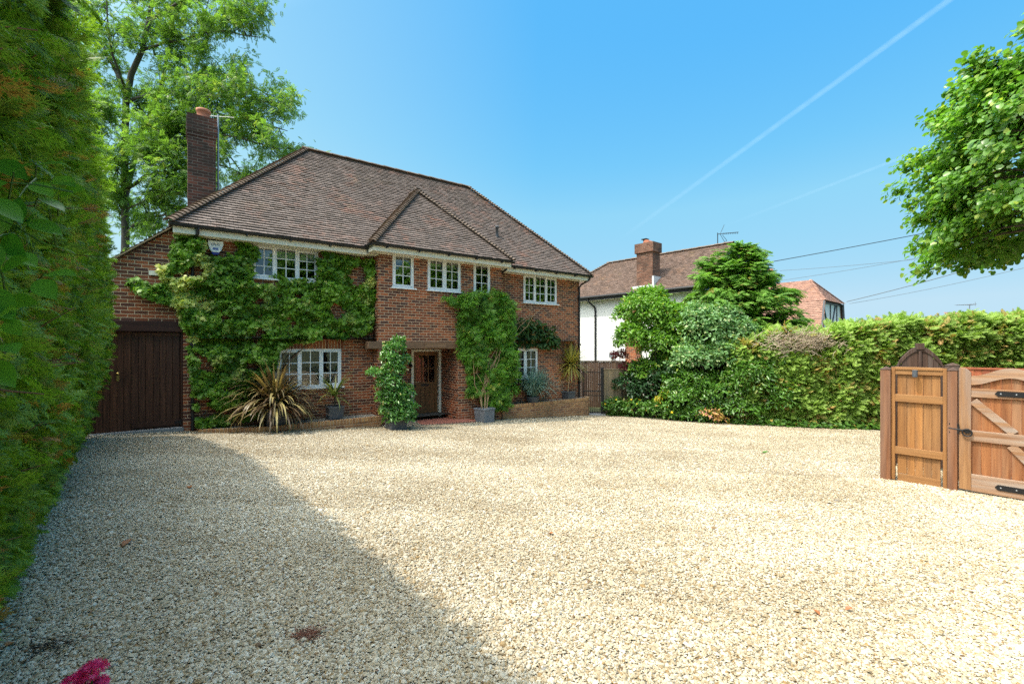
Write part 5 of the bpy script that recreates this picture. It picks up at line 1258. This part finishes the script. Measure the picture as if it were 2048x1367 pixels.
def timber_house():
    Rp = np.array((22.3, 34.0)); zr = 6.46
    th = thing('timbered_house', 'half timbered house with steep red tiled roof beyond the hedge', 'house', (Rp[0], Rp[1], 0), NROT)
    # local: x towards us along the ridge (NA), y away (NB); ridge end at the origin
    r = MB(); hx = 1.35; L = -9.0
    def plane(y0, z0, y1, z1, x0, x1a, x1b):   # from ridge-side to eave-side
        pass
    zk, yk = 4.72, 2.05; ze, yeav = 2.3, 2.75; y2, ye2 = 2.75, 3.25
    tile_plane(r, (L, -yeav), (1, 0), (0, 1), (zk - ze) / (yeav - yk), ze, lambda h: 0, lambda h: hx - L + .12, yeav - yk, gauge=.13, tw=.2, seed=31)
    tile_plane(r, (L, -yk), (1, 0), (0, 1), (zr - zk) / yk, zk, lambda h: 0, lambda h: hx - L + .12 - h * (hx + .12) / yk, yk, gauge=.13, tw=.2, seed=32)
    hp = (zr - zk) / (hx + .12)
    tile_plane(r, (hx + .12, -yk), (0, 1), (-1, 0), hp, zk, lambda h: h * yk / (hx + .12), lambda h: yk + y2 - h * y2 / (hx + .12), hx + .12, gauge=.13, tw=.2, seed=33)
    ro = r.build('roof', M['tile_red'], th)
    D = MB(); k = -.02; D.add([(L, -yeav, ze + k), (hx, -yeav, ze + k), (hx, -yk, zk + k), (L, -yk, zk + k), (0, 0, zr + k), (L, 0, zr + k), (hx, y2, zk + k), (L, y2, zk + k), (L, ye2, ze), (hx, ye2, ze)], [(0, 1, 2, 3), (3, 2, 4, 5), (2, 6, 4), (5, 4, 6, 7), (7, 6, 9, 8)]); D.build('roof_boarding', M['darkwood'], ro)
    b = MB(); bonnets(b, (hx + .12, -yk, zk + .02), (0, 0, zr + .02), .12, .2, 3); b.build('hip', M['tile_red'], ro); b = MB(); bonnets(b, (hx + .12, y2, zk + .02), (0, 0, zr + .02), .12, .2, 4); b.build('hip', M['tile_red'], ro)
    w_ = MB(); w_.add([(hx - .15, -yeav, -1.5), (hx - .15, ye2, -1.5), (hx - .15, ye2, ze), (hx - .15, y2, zk), (hx - .15, -yk, zk), (hx - .15, -yeav, ze)], [(0, 1, 2, 3, 4, 5)]); w_.box(L + .2, hx - .2, -yeav + .3, yeav - .3, -1.5, ze); w_.build('wall', M['render'], th)
    t = MB(); x = hx - .11
    t.bar((x, -yk, zk - .09), (x, y2, zk - .09), .14, .06); t.bar((x, -yeav + .3, ze + .35), (x, ye2 - .3, ze + .35), .14, .06)
    t.bar((x + .16, -yk, zk - .02), (x + .16, -yeav, ze), .10, .10, up=(0, 1, 0)); t.bar((x + .16, y2, zk - .02), (x + .16, ye2, ze), .16, .10, up=(0, 1, 0))
    for y in (-1.6, .1, 1.75): t.bar((x, y, ze + .3), (x, y, zk - .1), .09, .05, up=(0, 1, 0))
    t.tube([(x, -1.75, zk - .2), (x, -1.3, 3.9), (x, -.85, 3.3), (x, -.65, ze + .4)], .055, 6); t.tube([(x, 1.3, zk - .2), (x, .95, 3.9), (x, .6, 3.3), (x, .5, ze + .4)], .055, 6)
    t.build('timber_frame', M['lead_dark'], th)
    c = MB(); c.box(-3.6, -2.5, -.4, .4, 5.6, 6.9); c.box(-3.7, -2.4, -.5, .5, 6.9, 7.15); ch = c.build('chimney', M['brick'], th)
    for q in (-3.35, -2.75):
        p = MB(); p.lathe([(.17, 7.1), (.16, 7.45), (.2, 7.47), (.2, 7.6), (.15, 7.6), (.13, 7.2)], 14, (q, 0)); p.build('chimney_pot', M['terracotta'], ch, smooth=True)
timber_house()

def far_bits():
    x, y, z = PX(1897, 634, 46)
    th = thing('far_roof_house', 'low red tiled roof just showing above the hedge far to the right', 'house', (x, y, -1.5), 0)
    r = MB(); tile_plane(r, (-1.6, -1.8), (1, 0), (0, 1), .7, z + 1.0, lambda h: h * .5, lambda h: 3.6 - h * .35, 1.4, gauge=.2, tw=.3, seed=41); r.build('roof', M['tile_red'], th)
    w_ = MB(); w_.box(-1.4, 1.8, -1.6, 1.2, 0, z + 1.05); w_.build('wall', M['brick'], th)
    x, y, z = PX(1939, 636, 40)
    th = thing('tall_aerial', 'thin television aerial on a pole above the hedge at the far right', 'aerial', (x, y, -1.3), 0)
    b = MB(); b.tube([(0, 0, 0), (0, 0, 6.5)], .03, 6); b.build('pole', M['lead'], th)
    b = MB(); b.tube([(-1.2, 0, 6.42), (.6, 0, 6.52)], .022, 5)
    for k in range(8): b.tube([(-1.1 + k * .2, -.25, 6.44), (-1.1 + k * .2, .25, 6.44)], .012, 4)
    b.tube([(.5, 0, 6.35), (.5, 0, 6.7)], .02, 4); b.build('antenna', M['lead'], th)
    # overhead wires
    lab = ['highest and darkest overhead cable reaching from the lime tree towards the white house', 'middle overhead cable passing above the red chimney pots', 'cable sloping down behind the conifer tip left of the timbered gable', 'thick lower cable joining the timbered house gable', 'faint lowest cable below the thick one at the timbered gable']
    for i, (p, q) in enumerate((((1180, 585, 26), (2150, 405, 26)), ((1560, 541, 34), (2150, 480, 24)), ((1560, 561, 34), (2150, 452, 25)), ((1693, 603, 33), (2150, 472, 26)), ((1698, 607, 33), (2150, 510, 26)))):
        a = Vector(PX(*p)); c = Vector(PX(*q)); pts = []
        for k in range(17):
            u = k / 16; v = a.lerp(c, u); v.z -= .5 * 4 * u * (1 - u) * .35; pts.append(v - a)
        m = MB(); m.tube(pts, .020 if i in (0, 3) else .012, 5)
        tag(m.build('overhead_cable', M['black'] if i in (0, 3) else M['lead_dark'], loc=a), lab[i], 'cable', 'overhead cables')
far_bits()

# ------------------------------------------------------------------ iron side gate and fences beside the house
def side_gate():
    a = Vector((2.72, 17.25)); bq = Vector((3.42, 17.15)); d = bq - a; rot = math.atan2(d.y, d.x); L = d.length; g = gz(a.x, a.y) - .02
    th = thing('iron_gate', 'black iron bar gate between the house corner and the timber fence', 'gate', (a.x, a.y, g), rot)
    f = MB(); f.box(-.04, 0, -.02, .02, .0, 1.72); f.box(0, L - .07, -.012, .012, 1.58, 1.61); f.box(0, L - .07, -.012, .012, .86, .90); f.box(0, L - .07, -.012, .012, .70, .73); f.box(0, L - .07, -.012, .012, .06, .10); f.build('frame', M['iron'], th)
    n = 9
    for k in range(n): b = MB(); x = (L - .07) * (k + .5) / n; b.tube([(x, 0, .06), (x, 0, 1.72 if k % 2 else 1.60)], .008, 6); b.build('bar', M['iron'], th)
    p = MB(); p.box(L - .07, L + .03, -.05, .05, -.1, 1.78); p.build('post', M['iron'], th)
    l = MB(); l.box(L - .2, L - .07, -.03, .03, 1.12, 1.16); l.build('latch', M['iron'], th)
    def board_fence(name, label, p, q, z0, z1, mat, bw=.1, posts=True):
        p, q = Vector(p), Vector(q); d = q - p; L = d.length; t = thing(name, label, 'fence', (p.x, p.y, 0), math.atan2(d.y, d.x)); m = MB(); r = random.Random(len(label)); x = 0
        while x < L: m.box(x + .002, min(x + bw - .002, L), -.012 + r.uniform(-.004, .004), .012, z0, z1 + r.uniform(-.006, .006)); x += bw
        m.build('boards', mat, t)
        c = MB(); c.box(-.01, L + .01, -.03, .03, z1 + .004, z1 + .04); c.build('capping', mat, t)
        if posts:
            k = 0
            while k <= L + .01: pm = MB(); pm.box(k - .05, k + .05, .015, .11, z0 - .1, z1 + .02); pm.build('post', mat, t); k += 1.8
    board_fence('timber_fence', 'weathered grey board fence running right from the iron gate post', (3.50, 17.35), (7.5, 18.4), -1.15, .66, M['greyfence'])
    board_fence('timber_fence', 'brown shaded board fence seen through the iron gate bars', (1.6, 21.2), (5.2, 20.9), -1.3, .85, M['brownfence'])
    s = MB(); s.box(-.1, L + .1, -.35, .12, -.05, .035); tag(s.build('paving_slab', M['concrete'], loc=(a.x, a.y, g), rotz=rot), 'grey stone slab under the iron gate', 'paving slab', kind='structure')
side_gate()

# ------------------------------------------------------------------ entrance gates on the right
GD = Vector((.645, -.764)); GROT = math.atan2(GD.y, GD.x); G0 = Vector((6.13, 7.56))
def entrance():
    at = lambda t, off=0.0: Vector((G0.x + GD.x * t - GD.y * off * -1 * -1, G0.y + GD.y * t + GD.x * off, 0))
    gl = lambda t: gz(G0.x + GD.x * t, G0.y + GD.y * t)
    P = lambda t: (G0.x + GD.x * t, G0.y + GD.y * t, gl(t))
    def post(label, t, w, h, off=0.0, mat='post'):
        p = P(t); th = thing('gate_post', label, 'gate post', (p[0] - GD.y * off, p[1] + GD.x * off, p[2]), GROT)
        b = MB(); b.box(-w / 2, w / 2, -w / 2, w / 2, -.3, h); b.build('shaft', M[mat], th, bevel=.008)
        c = MB(); q = w / 2 + .004; c.add([(-q, -q, h), (q, -q, h), (q, q, h), (-q, q, h), (-q, -q, h + .012), (q, -q, h + .012), (q, q, h + .012), (-q, q, h + .012), (0, 0, h + .055)], [(0, 1, 5, 4), (1, 2, 6, 5), (2, 3, 7, 6), (3, 0, 4, 7), (4, 5, 8), (5, 6, 8), (6, 7, 8), (7, 4, 8)]); c.build('cap', M['darkwood'], th)
    post('thick timber post at the left end of the slatted softwood panel', .068, .135, 1.80)
    post('timber post between the softwood panel and the braced gate', .86, .11, 1.80)
    # softwood panel
    th = thing('fence_panel', 'orange softwood board panel between the two timber posts', 'fence panel', P(.14), GROT)
    z = lambda w_: w_ - P(.14)[2]
    W = .66; f = MB()
    f.box(0, .045, -.035, .035, .02, z(1.245)); f.build('stile', M['pine'], th, bevel=.004)
    f = MB(); f.box(W - .045, W, -.035, .035, -.02, z(1.245)); f.build('stile', M['pine'], th, bevel=.004)
    for y0_, y1_, za_, zb_ in ((-.035, .03, 1.205, 1.25), (-.02, .03, 1.13, 1.203), (-.03, .01, .69, .81), (-.03, .01, -.155, -.04)):
        r = MB(); r.box(.045, W - .045, y0_, y1_, z(za_), z(zb_)); r.build('rail', M['pine_h'], th, bevel=.004)
    b = MB(); rr = random.Random(5); x = .07; ws = [.118, .098, .098, .102, .100]
    for i, w_ in enumerate(ws): b.box(x, x + w_ - .004, .012 + .004 * (i % 2), .032, z(-.47) - .012 * i, z(1.13)); x += w_
    b.build('boards', M['pine'], th, bevel=.003)
    b = MB(); b.box(.07, .585, .010, .030, z(-.61) , z(-.475)); b.build('gravel_board', M['pine_h'], th, bevel=.003)
    t = thing('panel_lamp', 'small grey lamp fixed to the top rail of the softwood panel', 'lamp', (P(.44)[0], P(.44)[1], P(.44)[2]), GROT); zl = 1.16 - P(.44)[2]
    b = MB(); b.box(-.02, .02, -.075, -.03, zl + .005, zl + .03); b.tube([(0, -.095, zl - .06), (0, -.095, zl + .05)], .034, 16); b.build('housing', M['lead_dark'], t, bevel=.003)
    # the braced gate
    t0 = .93; W = 1.06; p = P(t0); th = thing('timber_gate', 'braced hardwood gate with curved top rail and ring latch', 'gate', p, GROT); z = lambda w_: w_ - p[2]
    f = MB(); n = 8
    prof = [(0, .04), (0, z(1.26))] + [(.03 + .10 * k / n, z(1.265) - .075 * (k / n) ** 2.2) for k in range(n + 1)] + [(.13, .04)]
    f.prism(list(reversed(prof)), -.035, .03); f.build('stile', M['post_light'], th, bevel=.005)
    f = MB(); f.prism([(W - .13, -.02), (W, -.02), (W, z(1.2)), (W - .13, z(1.2))], -.035, .03); f.build('stile', M['post_light'], th, bevel=.005)
    tr = MB(); top = []; bot = []; n = 24
    for k in range(n + 1):
        u = k / n; x = .131 + (W - .262) * u; hgt = .5 - .5 * math.cos(2 * math.pi * u); top.append((x, z(1.145) + .125 * hgt)); bot.append((x, z(1.015) + .115 * hgt))
    tr.prism(bot + list(reversed(top)), -.036, .028)
    o = tr.build('top_rail', M['gate_h'], th, bevel=0)
    a, c = .131, W - .131
    for y0_, za_, zb_ in ((-.034, .835, .965), (-.034, .185, .345), (-.036, -.55, -.30)):
        r = MB(); r.box(a, c, y0_, .0, z(za_), z(zb_)); r.build('rail', M['gate_h'], th, bevel=.005)
    def brace(x0, zz0, x1, zz1, w_):
        br = MB(); dx, dz = x1 - x0, zz1 - zz0; l = math.hypot(dx, dz); nx, nz = -dz / l * w_ / 2, dx / l * w_ / 2
        br.prism([(x0 - nx, zz0 - nz), (x1 - nx, zz1 - nz), (x1 + nx, zz1 + nz), (x0 + nx, zz0 + nz)], -.030, -.002); br.build('brace', M['gate_h'], th, bevel=.004)
    brace(.15, z(.78), .56, z(.352), .105); brace(.53, z(.178), .90, z(-.292), .105)
    b = MB(); n = 8; bw = (c - a) / n; rr = random.Random(6)
    for k in range(n):
        x = a + bw * k; hgt = .5 - .5 * math.cos(2 * math.pi * (k + .5) / n); b.box(x + .002, x + bw - .002, .002 + rr.uniform(0, .003), .022, z(-.54), z(1.05) + .11 * hgt)
    b.build('boards', M['gate'], th, bevel=.002)
    for zz in (.905, -.435):
        h = MB(); h.prism([(.37, zz - p[2]), (.40, zz - p[2] - .038), (W + .02, zz - p[2] - .038), (W + .02, zz - p[2] + .038), (.40, zz - p[2] + .038)], -.046, -.037)
        ho = h.build('hinge', M['iron'], th)
        s = MB()
        for x in (.43, .58, .78, .95): s.lathe([(.011, -.002), (.008, .004), (0, .006)], 10, (x, 0))
        so = s.build('bolts', M['steel'], ho); so.location = (0, -.046, zz - p[2]); so.rotation_euler = (math.radians(90), 0, 0)
    k = MB(); zz = z(.30)
    k.tube([(-.11, -.05, zz + .05), (.09, -.05, zz + .03)], .011, 8)
    for x in (-.10, -.01): k.box(x - .018, x + .018, -.052, -.035, zz + .0, zz + .10); k.tube([(x, -.045, zz + .1), (x, -.045, zz + .125)], .012, 8); k.tube([(x, -.045, zz - .0), (x, -.045, zz - .025)], .012, 8)
    for i in range(16):
        q0, q1 = 2 * math.pi * i / 16, 2 * math.pi * (i + 1) / 16; k.tube([(.09 + .052 * math.cos(q0), -.065, zz + .005 + .052 * math.sin(q0)), (.09 + .052 * math.cos(q1), -.065, zz + .005 + .052 * math.sin(q1))], .010, 8)
    k.tube([(.09, -.035, zz + .03), (.09, -.06, zz + .03)], .035, 10); k.build('latch', M['iron'], th)
    post('timber hinge post at the right end of the braced gate', t0 + W + .11, .17, 1.80)
    # dark arched gate standing open behind, its post, and the red fence
    q = Vector((7.33, 8.68)); th = thing('arched_gate', 'dark brown arched gate standing open behind the softwood panel', 'gate', (q.x, q.y, gz(q.x, q.y)), math.radians(-30)); zb = gz(q.x, q.y)
    w2 = .68; arc = lambda u: 1.17 - zb + .41 * (.65 * math.sqrt(max(0, 1 - (2 * u - 1) ** 2)) + .35 * math.sin(math.pi * u) ** 1.6) if 0 < u < 1 else 1.17 - zb
    fr = MB(); n = 18
    for k in range(n):
        x0, x1 = w2 * k / n, w2 * (k + 1) / n; z0_, z1_ = arc(k / n), arc((k + 1) / n)
        fr.hexa([(x0, -.03, z0_ - .09), (x1, -.03, z1_ - .09), (x1, .03, z1_ - .09), (x0, .03, z0_ - .09), (x0, -.03, z0_), (x1, -.03, z1_), (x1, .03, z1_), (x0, .03, z0_)])
    fr.box(-.08, 0, -.03, .03, 0, 1.2 - zb); fr.box(w2, w2 + .08, -.03, .03, 0, 1.2 - zb); fr.box(w2 / 2 - .02, w2 / 2 + .02, -.04, .02, .05, arc(.5) - .09); fr.box(w2 / 2 - .06, w2 / 2 + .06, -.05, .05, arc(.5) - .06, arc(.5) + .055); fr.build('frame', M['darkwood'], th, bevel=.004)
    b = MB(); n = 9
    for k in range(n): b.box(w2 * k / n + .002, w2 * (k + 1) / n - .002, -.01, .012, .05, arc((k + .5) / n) - .07)
    b.build('boards', M['darkwood'], th)
    post('dark capped post standing behind the gate latch', 0.75, .17, 1.84, off=1.08, mat='darkwood')
    th = thing('red_fence', 'reddish board fence behind the braced gate', 'fence', (8.05, 8.35, gz(8, 8.3)), math.atan2(-2.6, 2.35)); zb = gz(8, 8.3)
    b = MB(); r = random.Random(9)
    for k in range(33): b.box(k * .1 + .002, k * .1 + .098, -.01 + r.uniform(-.004, .004), .012, .05, 1.17 - zb)
    b.build('boards', M['redfence'], th)
    c = MB(); c.box(-.02, 3.32, -.03, .03, 1.172 - zb, 1.205 - zb); c.build('capping', M['redfence'], th)
M['post_light'] = wood_mat('stile_hardwood', (.24, .115, .05), (.42, .23, .105), grey=(.25, .20, .18), greyf=.7)
entrance()

# ------------------------------------------------------------------ near plants at lower and middle left, fallen leaves
def near_plants():
    rng = np.random.default_rng(91)
    th = thing('broadleaf_sprig', 'large glossy oval leaves poking out of the conifer hedge close by', 'plant', PX(-60, 560, 1.1)); base = np.array(th.location)
    pts = [(20, 320, 1.15, 30), (50, 345, 1.1, -15), (95, 330, 1.15, -10), (85, 365, 1.1, 20), (130, 355, 1.2, 15), (60, 395, 1.05, 70), (100, 395, 1.1, 25), (40, 365, 1.0, 160), (10, 480, .95, 80), (30, 470, 1.0, 60), (15, 435, 1.05, 200), (45, 505, 1.0, 20), (70, 520, 1.05, 12), (25, 540, .95, -15), (95, 560, 1.0, 10), (110, 550, 1.05, 5), (8, 575, .9, 35), (15, 620, .9, 15), (5, 650, .85, -20), (30, 600, 1.0, 5), (20, 690, .9, 8), (40, 415, 1.1, 100), (120, 420, 1.15, -30), (75, 440, 1.1, 8), (10, 395, 1.0, 40), (35, 640, .95, 20), (0, 720, .9, 20), (60, 470, 1.1, -40), (140, 390, 1.2, 5), (105, 375, 1.15, -20)]
    P = []; A = []; N_ = []
    b = MB()
    for x, y, Zd, a in pts:
        q = np.array(PX(x - 22, y, Zd * .84)); a = math.radians(a + rng.normal(0, 12))
        P.append(q - base); A.append((math.cos(a), -.25 + rng.normal(0, .2), -math.sin(a))); N_.append((rng.normal(0, .3), -.8 + rng.normal(0, .25), .7 + rng.normal(0, .3)))
        e = Vector(q - base); s0 = e - Vector(A[-1]).normalized() * rng.uniform(.03, .09) + Vector((-.02, .05, -.02)); b.tube([s0, s0.lerp(e, .6) + Vector((0, 0, .004)), e], [.0022, .0018, .0013], 5)
    v = [(0, 0, 0)]; n = 8                                     # broad smooth leaf
    prof = [(k / n, .5 * math.sin(math.pi * (k / n) ** .9) ** .85) for k in range(1, n)]
    V = [(0, 0, 0)]; F = []
    for x, w_ in prof: V += [(x, w_ * .52, .10 * w_ - .10 * x * x), (x, 0, -.10 * x * x), (x, -w_ * .52, .10 * w_ - .10 * x * x)]
    V.append((1, 0, -.13)); m = len(prof)
    F += [(0, 2, 1), (0, 3, 2)]
    for k in range(m - 1): o = 1 + 3 * k; F += [(o, o + 1, o + 4, o + 3), (o + 1, o + 2, o + 5, o + 4)]
    o = 1 + 3 * (m - 1); F += [(o, o + 1, len(V) - 1), (o + 1, o + 2, len(V) - 1)]
    scatter('foliage', (V, F), np.array(P), basis(np.array(A), np.array(N_)), rng.uniform(.050, .078, len(P)), M['big_laurel'], th, smooth=True)
    b.build('stems', M['ground_ivy'], th)
    # crimson valerian
    q = PX(175, 1352, 1.55); th = thing('valerian_flower', 'crimson valerian flower heads at the bottom left corner', 'flower', (q[0] - .1, q[1], gz(q[0], q[1]))); base = np.array(th.location)
    heads = [(184, 1336, 1.55, .044, .036), (170, 1352, 1.55, .04, .036), (146, 1364, 1.53, .042, .034), (160, 1385, 1.53, .05, .04), (198, 1366, 1.57, .03, .04)]
    P = []; D = []
    for x, y, Zd, r_, h_ in heads:
        c = np.array(PX(x, y, Zd)); d = unit(rng.normal(0, 1, (190, 3))); d[:, 2] = np.abs(d[:, 2]) * .9 - .25; P.append(c + d * np.array((r_, r_, h_)) * rng.uniform(.5, 1, (190, 1)) - base); D.append(d)
    P = np.concatenate(P); D = np.concatenate(D); n = len(P)
    star = []; sf = []
    for k in range(5):
        a = 2 * math.pi * k / 5; o = len(star); star += [(0, 0, 0), (.6 * math.cos(a - .35), .6 * math.sin(a - .35), .15), (math.cos(a), math.sin(a), .1), (.6 * math.cos(a + .35), .6 * math.sin(a + .35), .15)]; sf.append((o, o + 1, o + 2, o + 3))
    scatter('petals', (star, sf), P, basis(rng.normal(0, 1, (n, 3)), D + rng.normal(0, .3, (n, 3))), rng.uniform(.006, .010, n), M['pink'], th, tone=rng.random(n) * .4)
    b = MB()
    for x, y, Zd, r_, h_ in heads: c = Vector(PX(x, y, Zd)) - Vector(base); b.tube([(.1 + (c.x - .1) * .3, c.y * .3, -.05), (.1 + (c.x - .1) * .6, c.y * .7, c.z * .5), c], [.005, .004, .003], 6)
    b.build('stems', M['ground_ivy'], th)
    lf = []
    pos = rng.uniform(0, 1, (26, 3)) * np.array((.12, .12, .45)) + np.array((.02, -.05, .0))
    scatter('foliage', leaf_t(.4), pos, basis(rng.normal(0, 1, (26, 3)), rng.normal(0, .4, (26, 3)) + np.array((0, 0, 1))), rng.uniform(.05, .08, 26), M['ground_ivy'], th)
    # single leaves on the gravel
    def ground_at(x, y):
        u = (x - 1024) / 910; w_ = (y - 690) / 910; Zd = 1.6 / (w_ - .0337 * u - .0522); return Vector((u * Zd, Zd, gz(u * Zd, Zd) + .012))
    for x, y, s_, lab, mt in ((1640, 1233, .055, 'bright orange curled dead leaf on the sunlit gravel', 'deadleaf'), (1097, 1068, .06, 'tan dead leaf in the middle of the sunlit gravel', 'deadleaf'), (1523, 906, .13, 'small green fallen leaf on the gravel near the border', 'laurel'), (30, 1287, .06, 'reddish brown dead leaf on the shaded gravel near the crimson flower', 'deadleaf'), (380, 978, .10, 'brown dead leaf on the shaded gravel near the hedge foot', 'deadleaf'), (245, 1095, .10, 'rust coloured dead leaf beside the hedge foot', 'deadleaf'), (1690, 1222, .05, 'dark brown dead leaf right of the bright orange one', 'deadleaf')):
        o = scatter('fallen_leaf', leaf_t(.6, .25, -.2), np.zeros((1, 3)), basis(rng.normal(0, 1, (1, 3)) * (1, 1, .1), np.array([[.1, -.2, 1.0]])), np.array([s_]), M[mt]); o.location = ground_at(x, y)
        tag(o, lab, 'fallen leaf', 'leaves fallen on the gravel')
    n = 620; m = 380
    tau = rng.uniform(.5, 11.5, m); off = -.45 + np.abs(rng.normal(0, .55, m)); x1 = off * HN[0] + tau * HT[0]; y1 = off * HN[1] + tau * HT[1]
    xb = rng.uniform(-6, 12, n - m); yb = rng.uniform(2.2, 14.5, n - m); x_ = np.concatenate([x1, xb]); y_ = np.concatenate([y1, yb])
    ok = in_poly(x_, y_, DRIVE) & ((-ST * x_ + CT * y_ - V0) < -.9); x_, y_ = x_[ok], y_[ok]; n = len(x_)
    o = scatter('leaf_litter', leaf_t(.6, .2, -.15), np.stack([x_, y_, gzn(x_, y_) + .012], 1), basis(rng.normal(0, 1, (n, 3)) * (1, 1, .2), rng.normal(0, .3, (n, 3)) + np.array((0, 0, 1))), rng.uniform(.012, .034, n), M['litter'], tone=rng.random(n))
    tag(o, 'tiny brown leaf scraps scattered over the gravel, thickest at the hedge foot', 'leaf litter', kind='stuff')
    for x, y, n, w_, lab in ((615, 1272, 130, .075, 'clump of reddish dead conifer needles on the shaded gravel'), (95, 1300, 90, .11, 'scrap of dark debris on the gravel at the lower left')):
        q = ground_at(x, y); b = MB(); r = random.Random(x)
        for k in range(n):
            a = r.uniform(0, 6.3); p = Vector((r.gauss(0, w_ * .6), r.gauss(0, w_ * .4), r.uniform(0, .012))); e = p + Vector((math.cos(a), math.sin(a), r.uniform(-.1, .3))) * r.uniform(.02, .05); b.tube([p, e], [.0022, .001], 4)
        tag(b.build('dead_needles', M['red_twig'] if x > 300 else M['soil'], loc=q), lab, 'debris')
M['litter'] = leaf_mat('leaf_scrap', (.13, .06, .03), (.30, .16, .07), (.10, .09, .04), .2, tcol=(1.2, .9, .5))
M['red_twig'] = simple('red_dead_needle', (.20, .075, .045), .9, var=.4, vscale=40)
near_plants()

# ------------------------------------------------------------------ contrails high in the sky
def contrails():
    m, n, o = mat_new('contrail_vapour'); t = NT(n)
    al = t('ShaderNodeAttribute', attribute_name='vapour').outputs['Fac']; co = t('ShaderNodeTexCoord').outputs['Object']
    f = t.math('MULTIPLY', al, t.ramp(t.noise(co, .012, 4), [(.3, (.55, .55, .55)), (.7, (1, 1, 1))]))
    tl = t('ShaderNodeBsdfTranslucent', {'Color': (.95, .95, .95, 1)}); df = t('ShaderNodeBsdfDiffuse', {'Color': (.95, .95, .95, 1)})
    ad = t('ShaderNodeMixShader', {0: .7, 1: df.outputs[0], 2: tl.outputs[0]}); tr = t('ShaderNodeBsdfTransparent')
    mx = t('ShaderNodeMixShader', {0: f, 1: tr.outputs[0], 2: ad.outputs[0]}); t.L.new(mx.outputs[0], o.inputs['Surface'])
    def trail(lab, p0, p1, alt, w0, w1, d0, d1):
        def pt(x, y): Zd = alt / ((690 - y) / 910); return Vector(((x - 1024) / 910 * Zd, Zd, alt))
        a, b = pt(*p0), pt(*p1); N = 60; K = 12; dr = (b - a).normalized(); sd = dr.cross(Vector((0, 0, 1))).normalized(); V = []; D = []
        a = a - dr * 900
        for i in range(N + 1):
            u = i / N; c = a.lerp(b, u); w_ = w0 + (w1 - w0) * u
            for k in range(K):
                q = 2 * math.pi * k / K; V.append(tuple(c - a + sd * (w_ * math.cos(q)) + Vector((0, 0, w_ * .25 * math.sin(q))))); D.append((d0 + (d1 - d0) * u) * abs(math.sin(q)) ** 2.6)
        F = [(i * K + k, i * K + (k + 1) % K, (i + 1) * K + (k + 1) % K, (i + 1) * K + k) for i in range(N) for k in range(K)]
        ob = np_obj('contrail', np.array(V) , np.array(F), m, attrs={'vapour': np.array(D)}, smooth=True); ob.location = a
        ob.visible_shadow = True
        tag(ob, lab, 'contrail', 'contrails in the blue sky')
    trail('longer white vapour trail climbing to the top right of the sky', (1895, 2), (1240, 478), 1500, 19, 50, .06, .0)
    trail('short faint vapour trail low beside the lime tree', (1800, 316), (1440, 455), 1500, 24, 40, .05, .0)
contrails()
